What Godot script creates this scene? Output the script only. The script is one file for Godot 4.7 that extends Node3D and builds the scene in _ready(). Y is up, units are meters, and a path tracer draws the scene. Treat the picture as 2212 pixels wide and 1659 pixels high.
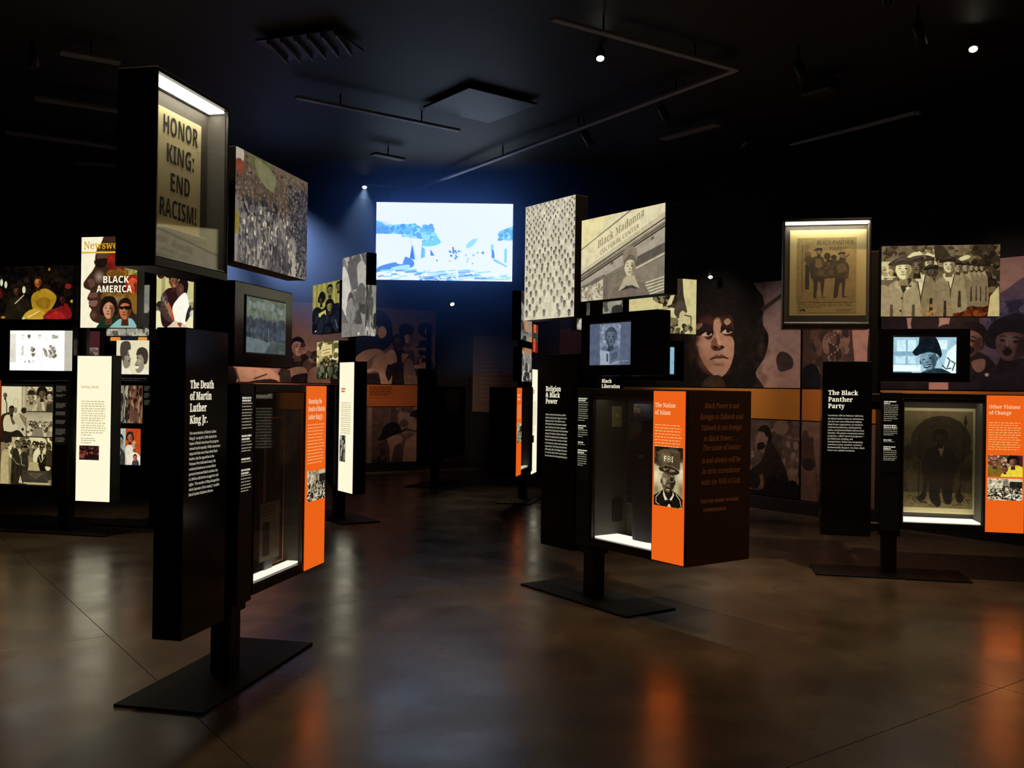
extends Node3D
# A dark museum gallery: free-standing exhibit stands with backlit photographs and cases, a big bright screen, mural walls.
# Metres, y up. The room's own frame (corner ROOM, turned by ROOM_TURN) has x along the right-hand mural wall and z along the far one.
const ROOM := Vector3(-.81, 0, -17.7)
const ROOM_TURN := -53.5
const CEILING := 4.84

func _ready() -> void:
	# ---- camera
	var cam := Camera3D.new()
	cam.name = "camera"
	add_child(cam)
	cam.position = Vector3(0, 1.55, 0)
	cam.basis = Basis(Vector3.RIGHT, deg_to_rad(.175)) * Basis(Vector3.BACK, deg_to_rad(.83))
	cam.fov = 45.05
	cam.near = .05
	cam.far = 100
	# ---- air and exposure: a closed room without daylight
	var env := Environment.new()
	env.background_mode = Environment.BG_COLOR
	env.background_color = Color.BLACK
	env.tonemap_mode = Environment.TONE_MAPPER_LINEAR
	env.tonemap_exposure = 1.0
	env.sdfgi_enabled = true
	env.ssao_enabled = true
	env.ssil_enabled = true
	env.volumetric_fog_enabled = true
	env.volumetric_fog_density = 0.0
	var we := WorldEnvironment.new()
	we.name = "world_environment"
	we.environment = env
	add_child(we)
	materials()
	lamps()
	room()
	murals()
	screen()
	stand_left()
	stand_middle()
	stand_right()
	stand_far_left()
	stand_beside_far_left()
	stand_hidden()
	stand_white_panel()
	stand_far_middle()
	stand_behind_middle()
	stand_dark()
	ceiling_things()

# ---------------------------------------------------------------- helpers
class Stand:                          # the frame of one exhibit stand: u along its front, w out of it, s = -1 for one seen from its other side
	var p: Vector3
	var turn: float
	var s: float
	var b: Basis
	func _init(x: float, z: float, deg: float, side := 1.0) -> void:
		p = Vector3(x, 0, z)
		turn = deg_to_rad(deg)
		s = side
		b = Basis(Vector3.UP, turn)
	func at(u: float, v: float, w: float) -> Vector3:
		return p + b * Vector3(s * u, v, w)

var M := {}
var taken := {}
var boxes := {}

func numbered(n: String) -> String:
	taken[n] = taken.get(n, -1) + 1
	return n if taken[n] == 0 else "%s_%03d" % [n, taken[n]]

func thing(called: String, label: String, category: String, at: Vector3, turn := 0.0, group := "") -> Node3D:
	var o := Node3D.new()
	o.name = numbered(called)
	add_child(o)
	o.position = at
	o.rotation.y = turn
	o.set_meta("label", label)
	o.set_meta("category", category)
	if group:
		o.set_meta("group", group)
	return o

func part(parent: Node3D, called: String, mesh: Mesh, mat: Material, at := Vector3.ZERO, rot := Vector3.ZERO) -> MeshInstance3D:
	var o := MeshInstance3D.new()
	o.name = called
	o.mesh = mesh
	o.material_override = mat
	o.position = at
	o.rotation = rot
	parent.add_child(o, true)
	return o

func quad(st: SurfaceTool, a: Vector3, b: Vector3, c: Vector3, d: Vector3) -> void:      # clockwise seen from outside
	for v in [a, b, c, a, c, d]:
		st.add_vertex(v)

func add_box(st: SurfaceTool, size: Vector3, at := Vector3.ZERO, ch := 0.004) -> void:   # a box with chamfered edges
	var h := size / 2
	ch = minf(ch, minf(h.x, minf(h.y, h.z)) * .45)
	st.set_smooth_group(-1)
	for s in [-1, 1]:
		face(st, [corner(h, ch, at, s, -1, -1, 0), corner(h, ch, at, s, -1, 1, 0), corner(h, ch, at, s, 1, 1, 0), corner(h, ch, at, s, 1, -1, 0)], Vector3(s, 0, 0))
		face(st, [corner(h, ch, at, -1, s, -1, 1), corner(h, ch, at, -1, s, 1, 1), corner(h, ch, at, 1, s, 1, 1), corner(h, ch, at, 1, s, -1, 1)], Vector3(0, s, 0))
		face(st, [corner(h, ch, at, -1, -1, s, 2), corner(h, ch, at, 1, -1, s, 2), corner(h, ch, at, 1, 1, s, 2), corner(h, ch, at, -1, 1, s, 2)], Vector3(0, 0, s))
		for t in [-1, 1]:
			face(st, [corner(h, ch, at, s, t, -1, 0), corner(h, ch, at, s, t, 1, 0), corner(h, ch, at, s, t, 1, 1), corner(h, ch, at, s, t, -1, 1)], Vector3(s, t, 0))
			face(st, [corner(h, ch, at, s, -1, t, 0), corner(h, ch, at, s, 1, t, 0), corner(h, ch, at, s, 1, t, 2), corner(h, ch, at, s, -1, t, 2)], Vector3(s, 0, t))
			face(st, [corner(h, ch, at, -1, s, t, 1), corner(h, ch, at, 1, s, t, 1), corner(h, ch, at, 1, s, t, 2), corner(h, ch, at, -1, s, t, 2)], Vector3(0, s, t))
			for k in [-1, 1]:
				face(st, [corner(h, ch, at, s, t, k, 0), corner(h, ch, at, s, t, k, 1), corner(h, ch, at, s, t, k, 2)], Vector3(s, t, k))

func corner(h: Vector3, ch: float, at: Vector3, sx: int, sy: int, sz: int, ax: int) -> Vector3:
	var v := Vector3(sx * h.x, sy * h.y, sz * h.z)
	if ax != 0: v.x -= sx * ch
	if ax != 1: v.y -= sy * ch
	if ax != 2: v.z -= sz * ch
	return v + at

func face(st: SurfaceTool, q: Array, out: Vector3) -> void:      # a flat face turned so that its front looks along out
	if (q[1] - q[0]).cross(q[2] - q[0]).dot(out) > 0:
		q.reverse()
	for k in range(1, q.size() - 1):
		st.add_vertex(q[0])
		st.add_vertex(q[k])
		st.add_vertex(q[k + 1])

func tool() -> SurfaceTool:
	var st := SurfaceTool.new()
	st.begin(Mesh.PRIMITIVE_TRIANGLES)
	return st

func done(st: SurfaceTool) -> ArrayMesh:
	st.generate_normals()
	return st.commit()

func box(x: float, y: float, z: float, ch := 0.004) -> ArrayMesh:
	var key := "%.4f %.4f %.4f %.4f" % [x, y, z, ch]
	if not boxes.has(key):
		var st := tool()
		add_box(st, Vector3(x, y, z), Vector3.ZERO, ch)
		boxes[key] = done(st)
	return boxes[key]

func slab(w: float, h: float, t := .008) -> ArrayMesh:           # a printed sheet with thickness: its front (z = 0) shows the whole print, its sides run back to -t
	var st := tool()
	st.set_smooth_group(-1)
	var c := [Vector2(-w / 2, -h / 2), Vector2(w / 2, -h / 2), Vector2(w / 2, h / 2), Vector2(-w / 2, h / 2)]
	var uv := [Vector2(.002, .998), Vector2(.998, .998), Vector2(.998, .002), Vector2(.002, .002)]
	for k in [[0, 2, 1], [0, 3, 2]]:
		for i in k:
			st.set_uv(uv[i])
			st.add_vertex(Vector3(c[i].x, c[i].y, 0))
	for i in 4:
		var j := (i + 1) % 4
		for k in [[i, 0], [j, 0], [j, -t], [i, 0], [j, -t], [i, -t]]:
			st.set_uv(uv[k[0]])
			st.add_vertex(Vector3(c[k[0]].x, c[k[0]].y, k[1]))
	for k in [[0, 1, 2], [0, 2, 3]]:
		for i in k:
			st.set_uv(Vector2(.002, .002))
			st.add_vertex(Vector3(c[i].x, c[i].y, -t))
	return done(st)

# lettering: one line of real letters, fitted to a cap height and (if given) a width; x, y the start of its base line
func letters(parent: Node3D, called: String, s: String, x: float, y: float, cap: float, mat: Material, width := 0.0, serif := true, bold := true, slant := 0.0, align := 0, z := .0015) -> MeshInstance3D:
	var key := "%s|%s|%s|%.3f" % [s, serif, bold, slant]
	if not M.has(key):
		var f := SystemFont.new()
		f.font_names = PackedStringArray(["Droid Serif" if serif else "Droid Sans"])
		f.font_weight = 700 if bold else 400
		var tm := TextMesh.new()
		tm.font = f
		tm.text = s
		tm.font_size = 64
		tm.pixel_size = 1.0 / 64
		tm.depth = .0
		tm.curve_step = 6.0
		tm.horizontal_alignment = HORIZONTAL_ALIGNMENT_LEFT
		var a := tm.get_mesh_arrays()
		M[key] = a
	var arr: Array = M[key].duplicate()
	var v: PackedVector3Array = arr[Mesh.ARRAY_VERTEX].duplicate()
	if v.is_empty():
		return null
	var lo := Vector3(1e9, 1e9, 0)
	var hi := Vector3(-1e9, -1e9, 0)
	for q in v:
		lo = lo.min(q)
		hi = hi.max(q)
	var sy := cap / .72
	var sx := sy if width == 0.0 else width / (hi.x - lo.x)
	var off := 0.0 if align < 0 or align == 0 else -(hi.x - lo.x) * sx / (2.0 if align == 1 else 1.0)
	var base := lo.y
	var has_tail := false
	for ch in s:
		if ch in "gjpqy":
			has_tail = true
	if has_tail:
		base = lo.y + .234
	for i in v.size():
		var q := v[i]
		v[i] = Vector3((q.x - lo.x) * sx + (q.y - base) * sy * slant + off, (q.y - base) * sy, 0)
	arr[Mesh.ARRAY_VERTEX] = v
	arr[Mesh.ARRAY_TANGENT] = null
	var m := ArrayMesh.new()
	m.add_surface_from_arrays(Mesh.PRIMITIVE_TRIANGLES, arr)
	return part(parent, called, m, mat, Vector3(x, y, z))

func paragraph(parent: Node3D, called: String, lines: Array, x: float, y: float, pitch: float, cap: float, width: float, mat: Material, bold := false, z := .0015) -> void:   # many lines as one mesh
	var st := tool()
	var widest := ""
	for l in lines:
		if l.length() > widest.length():
			widest = l
	var hold := Node3D.new()
	var ww := 0.0
	var made := []
	for l in lines:
		var o := letters(hold, "line", l, 0, 0, cap, mat, 0, true, bold)
		made.append(o)
		ww = maxf(ww, o.mesh.get_aabb().end.x)
	for i in made.size():
		st.append_from(made[i].mesh, 0, Transform3D(Basis.from_scale(Vector3(width / ww, 1, 1)), Vector3(0, -i * pitch, 0)))
	hold.free()
	part(parent, called, st.commit(), mat, Vector3(x, y, z))

func paint(c: String, rough := .5, metal := 0.0, spec := .5) -> StandardMaterial3D:
	var m := StandardMaterial3D.new()
	m.albedo_color = Color(c)
	m.roughness = rough
	m.metallic = metal
	m.metallic_specular = spec
	return m

func lit(t: Texture2D, energy := 1.0, tint := Color.WHITE, rough := .4) -> StandardMaterial3D:      # a backlit print
	var m := paint("#050505", rough, 0.0, .35)
	m.emission_enabled = true
	m.emission = tint
	m.emission_energy_multiplier = energy
	if t:
		m.emission_operator = BaseMaterial3D.EMISSION_OP_MULTIPLY
		m.emission_texture = t
	return m

func printed(t: Texture2D, rough := .6, tint := Color.WHITE) -> StandardMaterial3D:
	var m := StandardMaterial3D.new()
	m.albedo_texture = t
	m.albedo_color = tint
	m.roughness = rough
	m.metallic_specular = .3
	return m

func glow(parent: Node3D, called: String, w: float, h: float, at: Vector3, c: Color, e: float, rot := Vector3(0, PI, 0)) -> void:   # the light of a glowing face, just in front of it
	var l := AreaLight3D.new()
	l.name = called
	l.area_size = Vector2(w, h)
	l.light_color = c
	l.light_energy = e
	l.area_range = 30
	l.area_attenuation = 2
	l.shadow_enabled = true
	parent.add_child(l, true)
	l.position = at
	l.rotation = rot

func room_at(x: float, y: float, z: float) -> Vector3:
	return ROOM + Basis(Vector3.UP, deg_to_rad(ROOM_TURN)) * Vector3(x, y, z)

func materials() -> void:
	M.black = paint("#1c1a1a", .42)
	M.gloss = paint("#171516", .16)
	M.matte = paint("#171615", .8)
	M.plate = paint("#0b0a0a", .55, 0, .3)
	M.wall = paint("#1d1c1e", .75, 0, .3)
	M.case_dark = paint("#0d0c0c", .5)
	M.dim_lining = paint("#4a473d", .75)
	M.brown = paint("#452c20", .5)
	M.lining = paint("#7d7866", .75)
	M.chrome = paint("#8a8a8c", .3, .9)
	M.paper = paint("#e4d7a2", .8)
	M.cream = lit(null, 1.0, Color("#fff6d8"))
	M.soft_white = lit(null, .7, Color("#f3ecd0"))
	M.pale = lit(null, .9, Color("#ffd9b0"))
	M.ink = paint("#1d1b16", .8)
	M.bronze = paint("#dc956c", .5)
	M.panel_light = lit(null, 3.6, Color("#fff8e6"))
	M.floor_light = lit(null, 1.35, Color("#fff8e6"))
	M.tinted = paint("#050506", .04)
	M.tinted.transparency = BaseMaterial3D.TRANSPARENCY_ALPHA
	M.tinted.albedo_color = Color(.02, .02, .02, .55)
	M.orange_text = lit(null, .9, Color("#f0a054"))
	M.lens = lit(null, 9.0, Color("#fff3dc"))
	M.glass = paint("#ffffff", .03)
	M.glass.transparency = BaseMaterial3D.TRANSPARENCY_ALPHA
	M.glass.albedo_color = Color(1, 1, 1, .04)
	# polished concrete
	var n := FastNoiseLite.new()
	n.seed = 7
	n.frequency = .006
	n.fractal_octaves = 5
	var t := NoiseTexture2D.new()
	t.width = 1024
	t.height = 1024
	t.seamless = true
	t.noise = n
	var g := Gradient.new()
	g.set_color(0, Color("#443d33"))
	g.set_color(1, Color("#6a604f"))
	t.color_ramp = g
	M.concrete = paint("#ffffff", .17, 0.0, .5)
	M.concrete.albedo_texture = t
	M.concrete.uv1_triplanar = true
	M.concrete.uv1_world_triplanar = true
	M.concrete.uv1_scale = Vector3.ONE * .22
	var n2 := FastNoiseLite.new()
	n2.seed = 8
	n2.frequency = .012
	n2.fractal_octaves = 4
	var t2 := NoiseTexture2D.new()
	t2.width = 512
	t2.height = 512
	t2.seamless = true
	t2.noise = n2
	var g2 := Gradient.new()
	g2.set_color(0, Color(.6, .6, .6))
	g2.set_color(1, Color(1, 1, 1))
	t2.color_ramp = g2
	M.concrete.roughness_texture = t2
	M.concrete.roughness = .33
	M.base = paint("#1b1917", .7)

# ---------------------------------------------------------------- the room
func room() -> void:
	var hold := func(called: String, at: Vector3, turn: float) -> Node3D:
		var o := Node3D.new()
		o.name = numbered(called)
		o.set_meta("kind", "structure")
		add_child(o)
		o.position = at
		o.rotation.y = deg_to_rad(turn)
		return o
	var fl: Node3D = hold.call("floor", ROOM, ROOM_TURN)
	part(fl, "screed", box(24.8, .2, 18.8, .01), M.base, Vector3(12, -.104, 9))
	var xs := [-.2, 1.53, 5.13, 8.73, 12.33, 15.93, 19.53, 24.2]
	var zs := [-.2, 1.28, 4.88, 8.48, 12.08, 15.68, 18.2]
	for i in 7:
		for j in 6:
			part(fl, "concrete_slab", box(xs[i + 1] - xs[i] - .003, .008, zs[j + 1] - zs[j] - .003, .001), M.concrete, Vector3((xs[i] + xs[i + 1]) / 2, -.004, (zs[j] + zs[j + 1]) / 2))
	var wr: Node3D = hold.call("wall_right", ROOM, ROOM_TURN)
	part(wr, "wall_board", box(24.4, CEILING, .2, .01), M.wall, Vector3(12, CEILING / 2, -.1))
	var wf: Node3D = hold.call("wall_far", ROOM, ROOM_TURN)
	part(wf, "wall_board", box(.2, CEILING, 18, .01), M.wall, Vector3(-.1, CEILING / 2, 9))
	var wl: Node3D = hold.call("wall_left", ROOM, ROOM_TURN)
	part(wl, "wall_board", box(24.4, CEILING, .2, .01), M.wall, Vector3(12, CEILING / 2, 18.1))
	var wb: Node3D = hold.call("wall_behind", ROOM, ROOM_TURN)
	part(wb, "wall_board", box(.2, CEILING, 18, .01), M.wall, Vector3(24.1, CEILING / 2, 9))
	var ce: Node3D = hold.call("ceiling", ROOM, ROOM_TURN)
	part(ce, "ceiling_board", box(24.8, .2, 18.8, .01), paint("#2c2a28", .55), Vector3(12, CEILING + .1, 9))
	for q in [["baseboard_right", Vector3(12, .085, .02), Vector3(24, .17, .04)], ["baseboard_far", Vector3(.02, .075, 9), Vector3(.04, .15, 17.9)]]:
		var bb: Node3D = hold.call(q[0], ROOM, ROOM_TURN)
		part(bb, "skirting", box(q[2].x, q[2].y, q[2].z, .006), M.black, q[1])

# ---------------------------------------------------------------- mural walls
func mural(far: bool, a: float, b: float, v0: float, v1: float, mat: Material, called: String, label: String, group := "") -> Node3D:
	# a..b along the wall as one faces it, from the corner's side on the right wall; on the far wall a is the left end (the larger distance from the corner)
	var c := (a + b) / 2
	var t := thing(called, label, "mural", room_at(.032, v0, c) if far else room_at(c, v0, .032), deg_to_rad(ROOM_TURN + 90 if far else ROOM_TURN), group)
	var w := absf(b - a)
	part(t, "backing_board", box(w, v1 - v0, .024, .003), M.matte, Vector3(0, (v1 - v0) / 2, -.02))
	part(t, "printed_face", slab(w - .004, v1 - v0 - .004, .006), mat, Vector3(0, (v1 - v0) / 2, 0))
	return t

func murals() -> void:
	mural(true, 4.75, 2.545, 1.565, 2.93, printed(pic_jackets()), "mural", "pinkish mural of people in leather jackets against a bare wall, behind the left stand")
	mural(true, 2.535, .80, 1.565, 2.93, printed(pic_afro_group()), "mural", "brownish group mural of young people in pale jackets, below the bright hanging screen")
	var band := mural(true, 2.20, .80, 1.165, 1.555, paint("#b3602c", .6), "mural_stripe", "orange wall stripe with small dark print, below the group mural")
	var st := Pic.new(200, 80, "#b3602c", 50)
	st.print_lines("#5a2c14", 4, 6, 96, 5, 17, 9)
	part(band, "small_print", slab(.5, .2, .002), printed(st.finish(0, 1.0)), Vector3(-.42, .26, .0035))
	mural(true, 4.75, 2.22, 1.165, 1.555, paint("#b3602c", .6), "mural_stripe", "orange wall band low behind the glass case of the left stand")
	mural(true, 2.20, .88, .16, 1.155, printed(pic_hat_and_man()), "mural", "brown mural of a woman in a brimmed hat facing a man, under the orange band")
	# right wall
	var dim := mural(false, .15, 1.75, 1.07, 2.49, paint("#6b5a54", .7), "mural", "plain brownish text mural standing between the big screen and the speckled lightbox")
	var pr := Pic.new(300, 220, "#6b5a54", 51)
	pr.print_lines("#83706a", 8, 6, 92, 14, 6.4, 2.4)
	part(dim, "small_print", slab(1.2, 1.2, .002), printed(pr.finish(0, 1.0)), Vector3(-.05, .72, .0035))
	var ex := mural(false, 2.0, 3.75, 1.0, 2.75, paint("#4d3d33", .7), "mural", "brown mural with orange blocks seen low beneath the speckled lightbox")
	part(ex, "orange_block", slab(.75, .42, .004), paint("#b0683a", .6), Vector3(.23, 1.32, .005))
	part(ex, "orange_block", slab(.2, .5, .004), paint("#7d4a30", .6), Vector3(-.05, 1.8, .005))
	part(ex, "dark_picture", slab(.4, .5, .01), paint("#20243a", .4), Vector3(.28, 1.79, .008))
	mural(false, 3.9, 7.50, 1.585, 2.97, printed(wide(pic_woman(), .44, 0, "#0e0a0b")), "mural", "large mural portrait of a young woman with a huge dark afro looking upward")
	mural(false, 7.53, 10.3, 1.585, 2.97, printed(pic_chanting()), "mural", "mural of shouting young people under a pink sky, behind the stand at right")
	var ob := mural(false, 3.9, 7.50, 1.18, 1.575, paint("#c07a26", .6), "mural_stripe", "amber wall band directly under the mural portrait of the woman")
	letters(ob, "caption_line", "Power", .9, .30, .045, paint("#a8641c", .6), .16, true, true, .2)
	mural(false, 7.53, 10.3, 1.18, 1.575, paint("#b86a26", .6), "mural_stripe", "orange wall band under the mural of shouting people, seen over the right case")
	mural(false, 5.2, 7.50, .18, 1.17, printed(wide(pic_musician(), 1.7, 0, "#4d3e3b")), "mural", "lower mural of a bearded saxophone player above seated listeners")
	mural(false, 7.53, 10.3, .18, 1.17, printed(wide(pic_raised_arm(), 0, 2.2, "#6d544c")), "mural", "lower mural of a figure with a lifted fist, beside the heading column at right")

# ---------------------------------------------------------------- the big hanging screen
func screen() -> void:
	var o := thing("projection_screen", "large bright hanging screen showing white ruined walls and trees", "screen", Vector3(-1.08, 3.14, -14.2), 0.0)
	part(o, "frame", box(2.16, 1.24, .09, .008), M.black, Vector3(.01, .62, -.05))
	part(o, "screen_face", slab(2.096, 1.19, .006), lit(pic_ruins(), 2.5, Color("#eaf3ff"), .5), Vector3(.01, .62, .004))
	for x in [-.8, .8]:
		part(o, "hanging_rod", box(.04, CEILING - 3.14 - 1.2, .04, .004), M.black, Vector3(x, (CEILING - 3.14 + 1.2) / 2 - .01, -.05))
	glow(o, "screen_light", 2.0, 1.1, Vector3(0, .62, .03), Color("#86b4ff"), .3)
	haze()

func haze() -> void:                        # the faint haze in the beam of the big screen, bluish where its light falls
	var f := FogVolume.new()
	f.name = "screen_haze"
	f.set_meta("label", "bluish haze glowing in the light around the big hanging screen")
	f.set_meta("category", "haze")
	f.set_meta("kind", "stuff")
	f.shape = RenderingServer.FOG_VOLUME_SHAPE_ELLIPSOID
	f.size = Vector3(7.4, 3.9, 2.0)
	f.position = Vector3(-1.0, 3.62, -14.05)
	var m := FogMaterial.new()
	m.albedo = Color("#6a9cff")
	m.density = .8
	f.material = m
	add_child(f)

# ---------------------------------------------------------------- one exhibit stand, piece by piece
func stand(k: Stand, label: String, tall := 2.77) -> Node3D:
	var o := thing("exhibit_stand", label, "stand", k.at(.155, 0, -.085), k.turn, "black exhibit stands")
	part(o, "base_plate", box(1.225, .014, .47, .003), M.plate, Vector3(0, .007, 0))
	part(o, "post", box(.115, .35, .115, .006), M.black, Vector3(0, .185, .005))
	part(o, "collar", box(.16, .05, .15, .005), M.black, Vector3(0, .355, .005))
	part(o, "spine", box(.16, 1.17, .27, .004), M.black, Vector3(-.01 * k.s, .965, -.02))
	part(o, "mast", box(.09, tall - 1.40, .06, .005), M.black, Vector3(-.115 * k.s, (tall + 1.40) / 2, -.08))
	for v in [.40, 1.50]:
		part(o, "crossbar", box(.085, .07, .09, .004), M.black, Vector3(-.125 * k.s, v, 0))
	return o

func caption(o: Node3D, k: Stand, sd: int, v1 := 1.50) -> void:      # the narrow printed column on a stand's spine
	var p := Pic.new(90, 300, "#060505", sd)
	var y := 4.0
	for n in [[2, 9], [2, 4], [1, 1], [2, 6]]:
		p.print_lines("#efe9d0", 8, y, 86, n[0], 2.6, 1.8)
		y += n[0] * 2.6
		p.print_lines("#b0a98f", 8, y, 90, n[1], 2.6, 1.1)
		y += n[1] * 2.6 + 4
	part(o, "sign_caption", slab(.14, .62, .003), lit(p.finish(0, 1.0), .85), Vector3(-.01 * k.s, v1 - .31, .1165 + .003))

func arm(k: Stand, o: Node3D, u: float, v: float) -> void:            # a short bar from the mast to the box beside it
	part(o, "arm", box(absf(u + .005) + .03, .05, .06, .004), M.black, Vector3(k.s * ((u - .005) / 2 - .155 + .005), v, -.08))

func column(k: Stand, label: String, title: Array, widths: Array, pitch: float, body: Array, width: float, body_y := 1.0, top := 1.81, title_y := 1.2, x := -.155) -> Node3D:      # the tall column with the stand's heading
	var o := thing("sign_column", label, "sign", k.at(-.205, .32, -.0775), k.turn)
	part(o, "body", box(.405, top - .32, .155, .005), M.gloss, Vector3(0, (top - .32) / 2, 0))
	for i in title.size():
		letters(o, "heading_line", title[i], x, title_y - i * pitch, .039, M.cream, widths[i], true, true, 0, 0, .0795)
	if body.size():
		paragraph(o, "body_text", body, x, body_y, .0246, .0128, width, M.soft_white, false, .0795)
	return o

func white_column(k: Stand, label: String, photo: Material, pw: float, ph: float, sd: int, heading := "") -> Node3D:     # a column with a glowing white face
	var o := thing("sign_column", label, "sign", k.at(-.205, .32, -.0775), k.turn)
	part(o, "body", box(.405, 1.49, .155, .005), M.black, Vector3(0, .745, 0))
	var p := Pic.new(200, 760, "#fff9d8", sd)
	p.print_lines("#cabf8c", 14, 31, 88, 15, 1.65, .9)
	p.print_lines("#b8ad80", 14, 56.5, 60, 3, 1.5, .7)
	if not heading:
		p.rect("#d8683a", 14, 20, 44, 21.3)
		p.rect("#d8683a", 14, 22, 40, 23.3)
	part(o, "light_panel", slab(.385, 1.47, .006), lit(p.finish(0, 1.0), 1.0), Vector3(0, .745, .0835))
	if heading:
		letters(o, "heading_line", heading, -.145, 1.155, .027, M.orange_text, .2, true, true, 0, 0, .085)
	part(o, "photo", slab(pw, ph, .003), photo, Vector3(-.155 + pw / 2, .5, .0865))
	glow(o, "panel_glow", .36, 1.4, Vector3(0, .745, .1), Color("#fff6da"), .03)
	return o

func lightbox(k: Stand, u0: float, u1: float, v0: float, v1: float, w: float, t: Texture2D, energy: float, label: String, depth := .13, light := 0.0) -> Node3D:
	var o := thing("photo_lightbox", label, "lightbox", k.at((u0 + u1) / 2, v0, w), k.turn, "backlit photographs on the exhibit stands")
	part(o, "housing", box(u1 - u0, v1 - v0, depth - .006, .004), M.black, Vector3(0, (v1 - v0) / 2, -.006 - (depth - .006) / 2))
	part(o, "light_panel", slab(u1 - u0 - .006, v1 - v0 - .006, .006), lit(t, energy), Vector3(0, (v1 - v0) / 2, 0))
	if light > 0:
		glow(o, "panel_glow", (u1 - u0) * .95, (v1 - v0) * .95, Vector3(0, (v1 - v0) / 2, .015), Color("#f6e8c0"), light)
	return o

func monitor(k: Stand, u0: float, u1: float, s0: float, s1: float, t: Texture2D, energy: float, label: String, v0 := 1.64, v1 := 2.09, w := 0.0) -> Node3D:
	var o := thing("video_monitor", label, "monitor", k.at((u0 + u1) / 2, v0, w), k.turn, "video monitors on the exhibit stands")
	part(o, "housing", box(u1 - u0, v1 - v0, .13, .005), M.gloss, Vector3(0, (v1 - v0) / 2, -.075))
	var c := k.s * ((s0 + s1) / 2 - (u0 + u1) / 2)
	var hh := v1 - v0 - .15
	part(o, "bezel", box(s1 - s0 + .02, hh + .02, .008, .003), M.black, Vector3(c, (v1 - v0) / 2 + .002, -.008))
	part(o, "screen_face", slab(s1 - s0, hh, .004), lit(t, energy, Color.WHITE, .2), Vector3(c, (v1 - v0) / 2 + .002, -.001))
	return o

func case_(k: Stand, label: String, depth: float, strip := .25, see_through := false, top := false, light := .012) -> Node3D:       # the glazed case with an orange caption panel at its end
	var u0 := .235
	var u1 := 1.185
	var o := thing("display_case", label, "display case", k.at((u0 + u1) / 2, .40, .03), k.turn, "glazed cases on the exhibit stands")
	var x := func(u: float) -> float: return k.s * (u - (u0 + u1) / 2)
	var shell := tool()
	var dz := -depth / 2
	add_box(shell, Vector3(u1 - u0, .045, depth), Vector3(0, 1.1225, dz))
	add_box(shell, Vector3(u1 - u0, .06, depth), Vector3(0, .03, dz))
	if not see_through:
		add_box(shell, Vector3(.88 - u0, 1.04, .02), Vector3(x.call((u0 + .88) / 2), .58, -depth + .01))
	add_box(shell, Vector3(.012, 1.04, depth), Vector3(x.call(u0 + .006), .58, dz))
	add_box(shell, Vector3(u1 - .87, 1.04, depth), Vector3(x.call((u1 + .87) / 2), .58, dz))
	part(o, "shell", done(shell), M.black)
	var back := -minf(depth - .03, .34)
	if strip > 0:
		var lin := tool()
		if not see_through:
			add_box(lin, Vector3(.62, 1.03, .006), Vector3(x.call(.558), .58, back), .001)
		add_box(lin, Vector3(.006, 1.03, -back - .03), Vector3(x.call(.252), .58, back / 2 - .01), .001)
		add_box(lin, Vector3(.006, 1.03, -back - .03), Vector3(x.call(.864), .58, back / 2 - .01), .001)
		part(o, "lining", done(lin), M.dim_lining)
		if see_through:
			part(o, "back_pane", box(.63, 1.035, .006, .001), M.tinted, Vector3(x.call(.558), .58, -depth + .006))
		part(o, "light_strip", box(.6, .012, strip, .003), M.floor_light, Vector3(x.call(.558), .069, -.025 - strip / 2))
		glow(o, "light_strip_glow", .56, strip * .9, Vector3(x.call(.558), .08, -.025 - strip / 2), Color("#fff4dc"), light, Vector3(PI / 2, 0, 0))
	if top:
		part(o, "header_bar", box(.63, .035, .012, .002), M.black, Vector3(x.call(.558), 1.083, -.02))
		part(o, "light_strip", box(.6, .010, .07, .003), M.panel_light if light > .02 else M.floor_light, Vector3(x.call(.558), 1.094, -.075))
	part(o, "glass_pane", box(.63, 1.035, .006, .001), M.glass, Vector3(x.call(.558), .58, -.008))
	return o

func orange_panel(o: Node3D, k: Stand, title: Array, widths: Array, lines: int, sd: int, light := .05) -> MeshInstance3D:
	var p := Pic.new(150, 570, "#f06418", sd)
	p.print_lines("#ffbb80", 6, 17.5 + title.size() * 1.2, 92, lines, 1.75, .7)
	p.print_lines("#ffd0a0", 6, 20 + title.size() * 1.2 + lines * 1.75, 30, 1, 1.3, .8)
	p.print_lines("#ffab70", 6, 22 + title.size() * 1.2 + lines * 1.75, 62, 4, 1.35, .6)
	var c := k.s * (1.03 - .71)
	var q := part(o, "light_panel", slab(.29, 1.127, .006), lit(p.finish(0, 1.0), .95), Vector3(c, .573, .0065))
	for i in title.size():
		letters(q, "heading_line", title[i], -.128, .455 - i * .048, .03, M.pale, widths[i], true, true)
	if light > 0:
		glow(o, "panel_glow", .28, 1.1, Vector3(c, .573, .02), Color("#ff7a30"), light)
	return q

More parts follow.
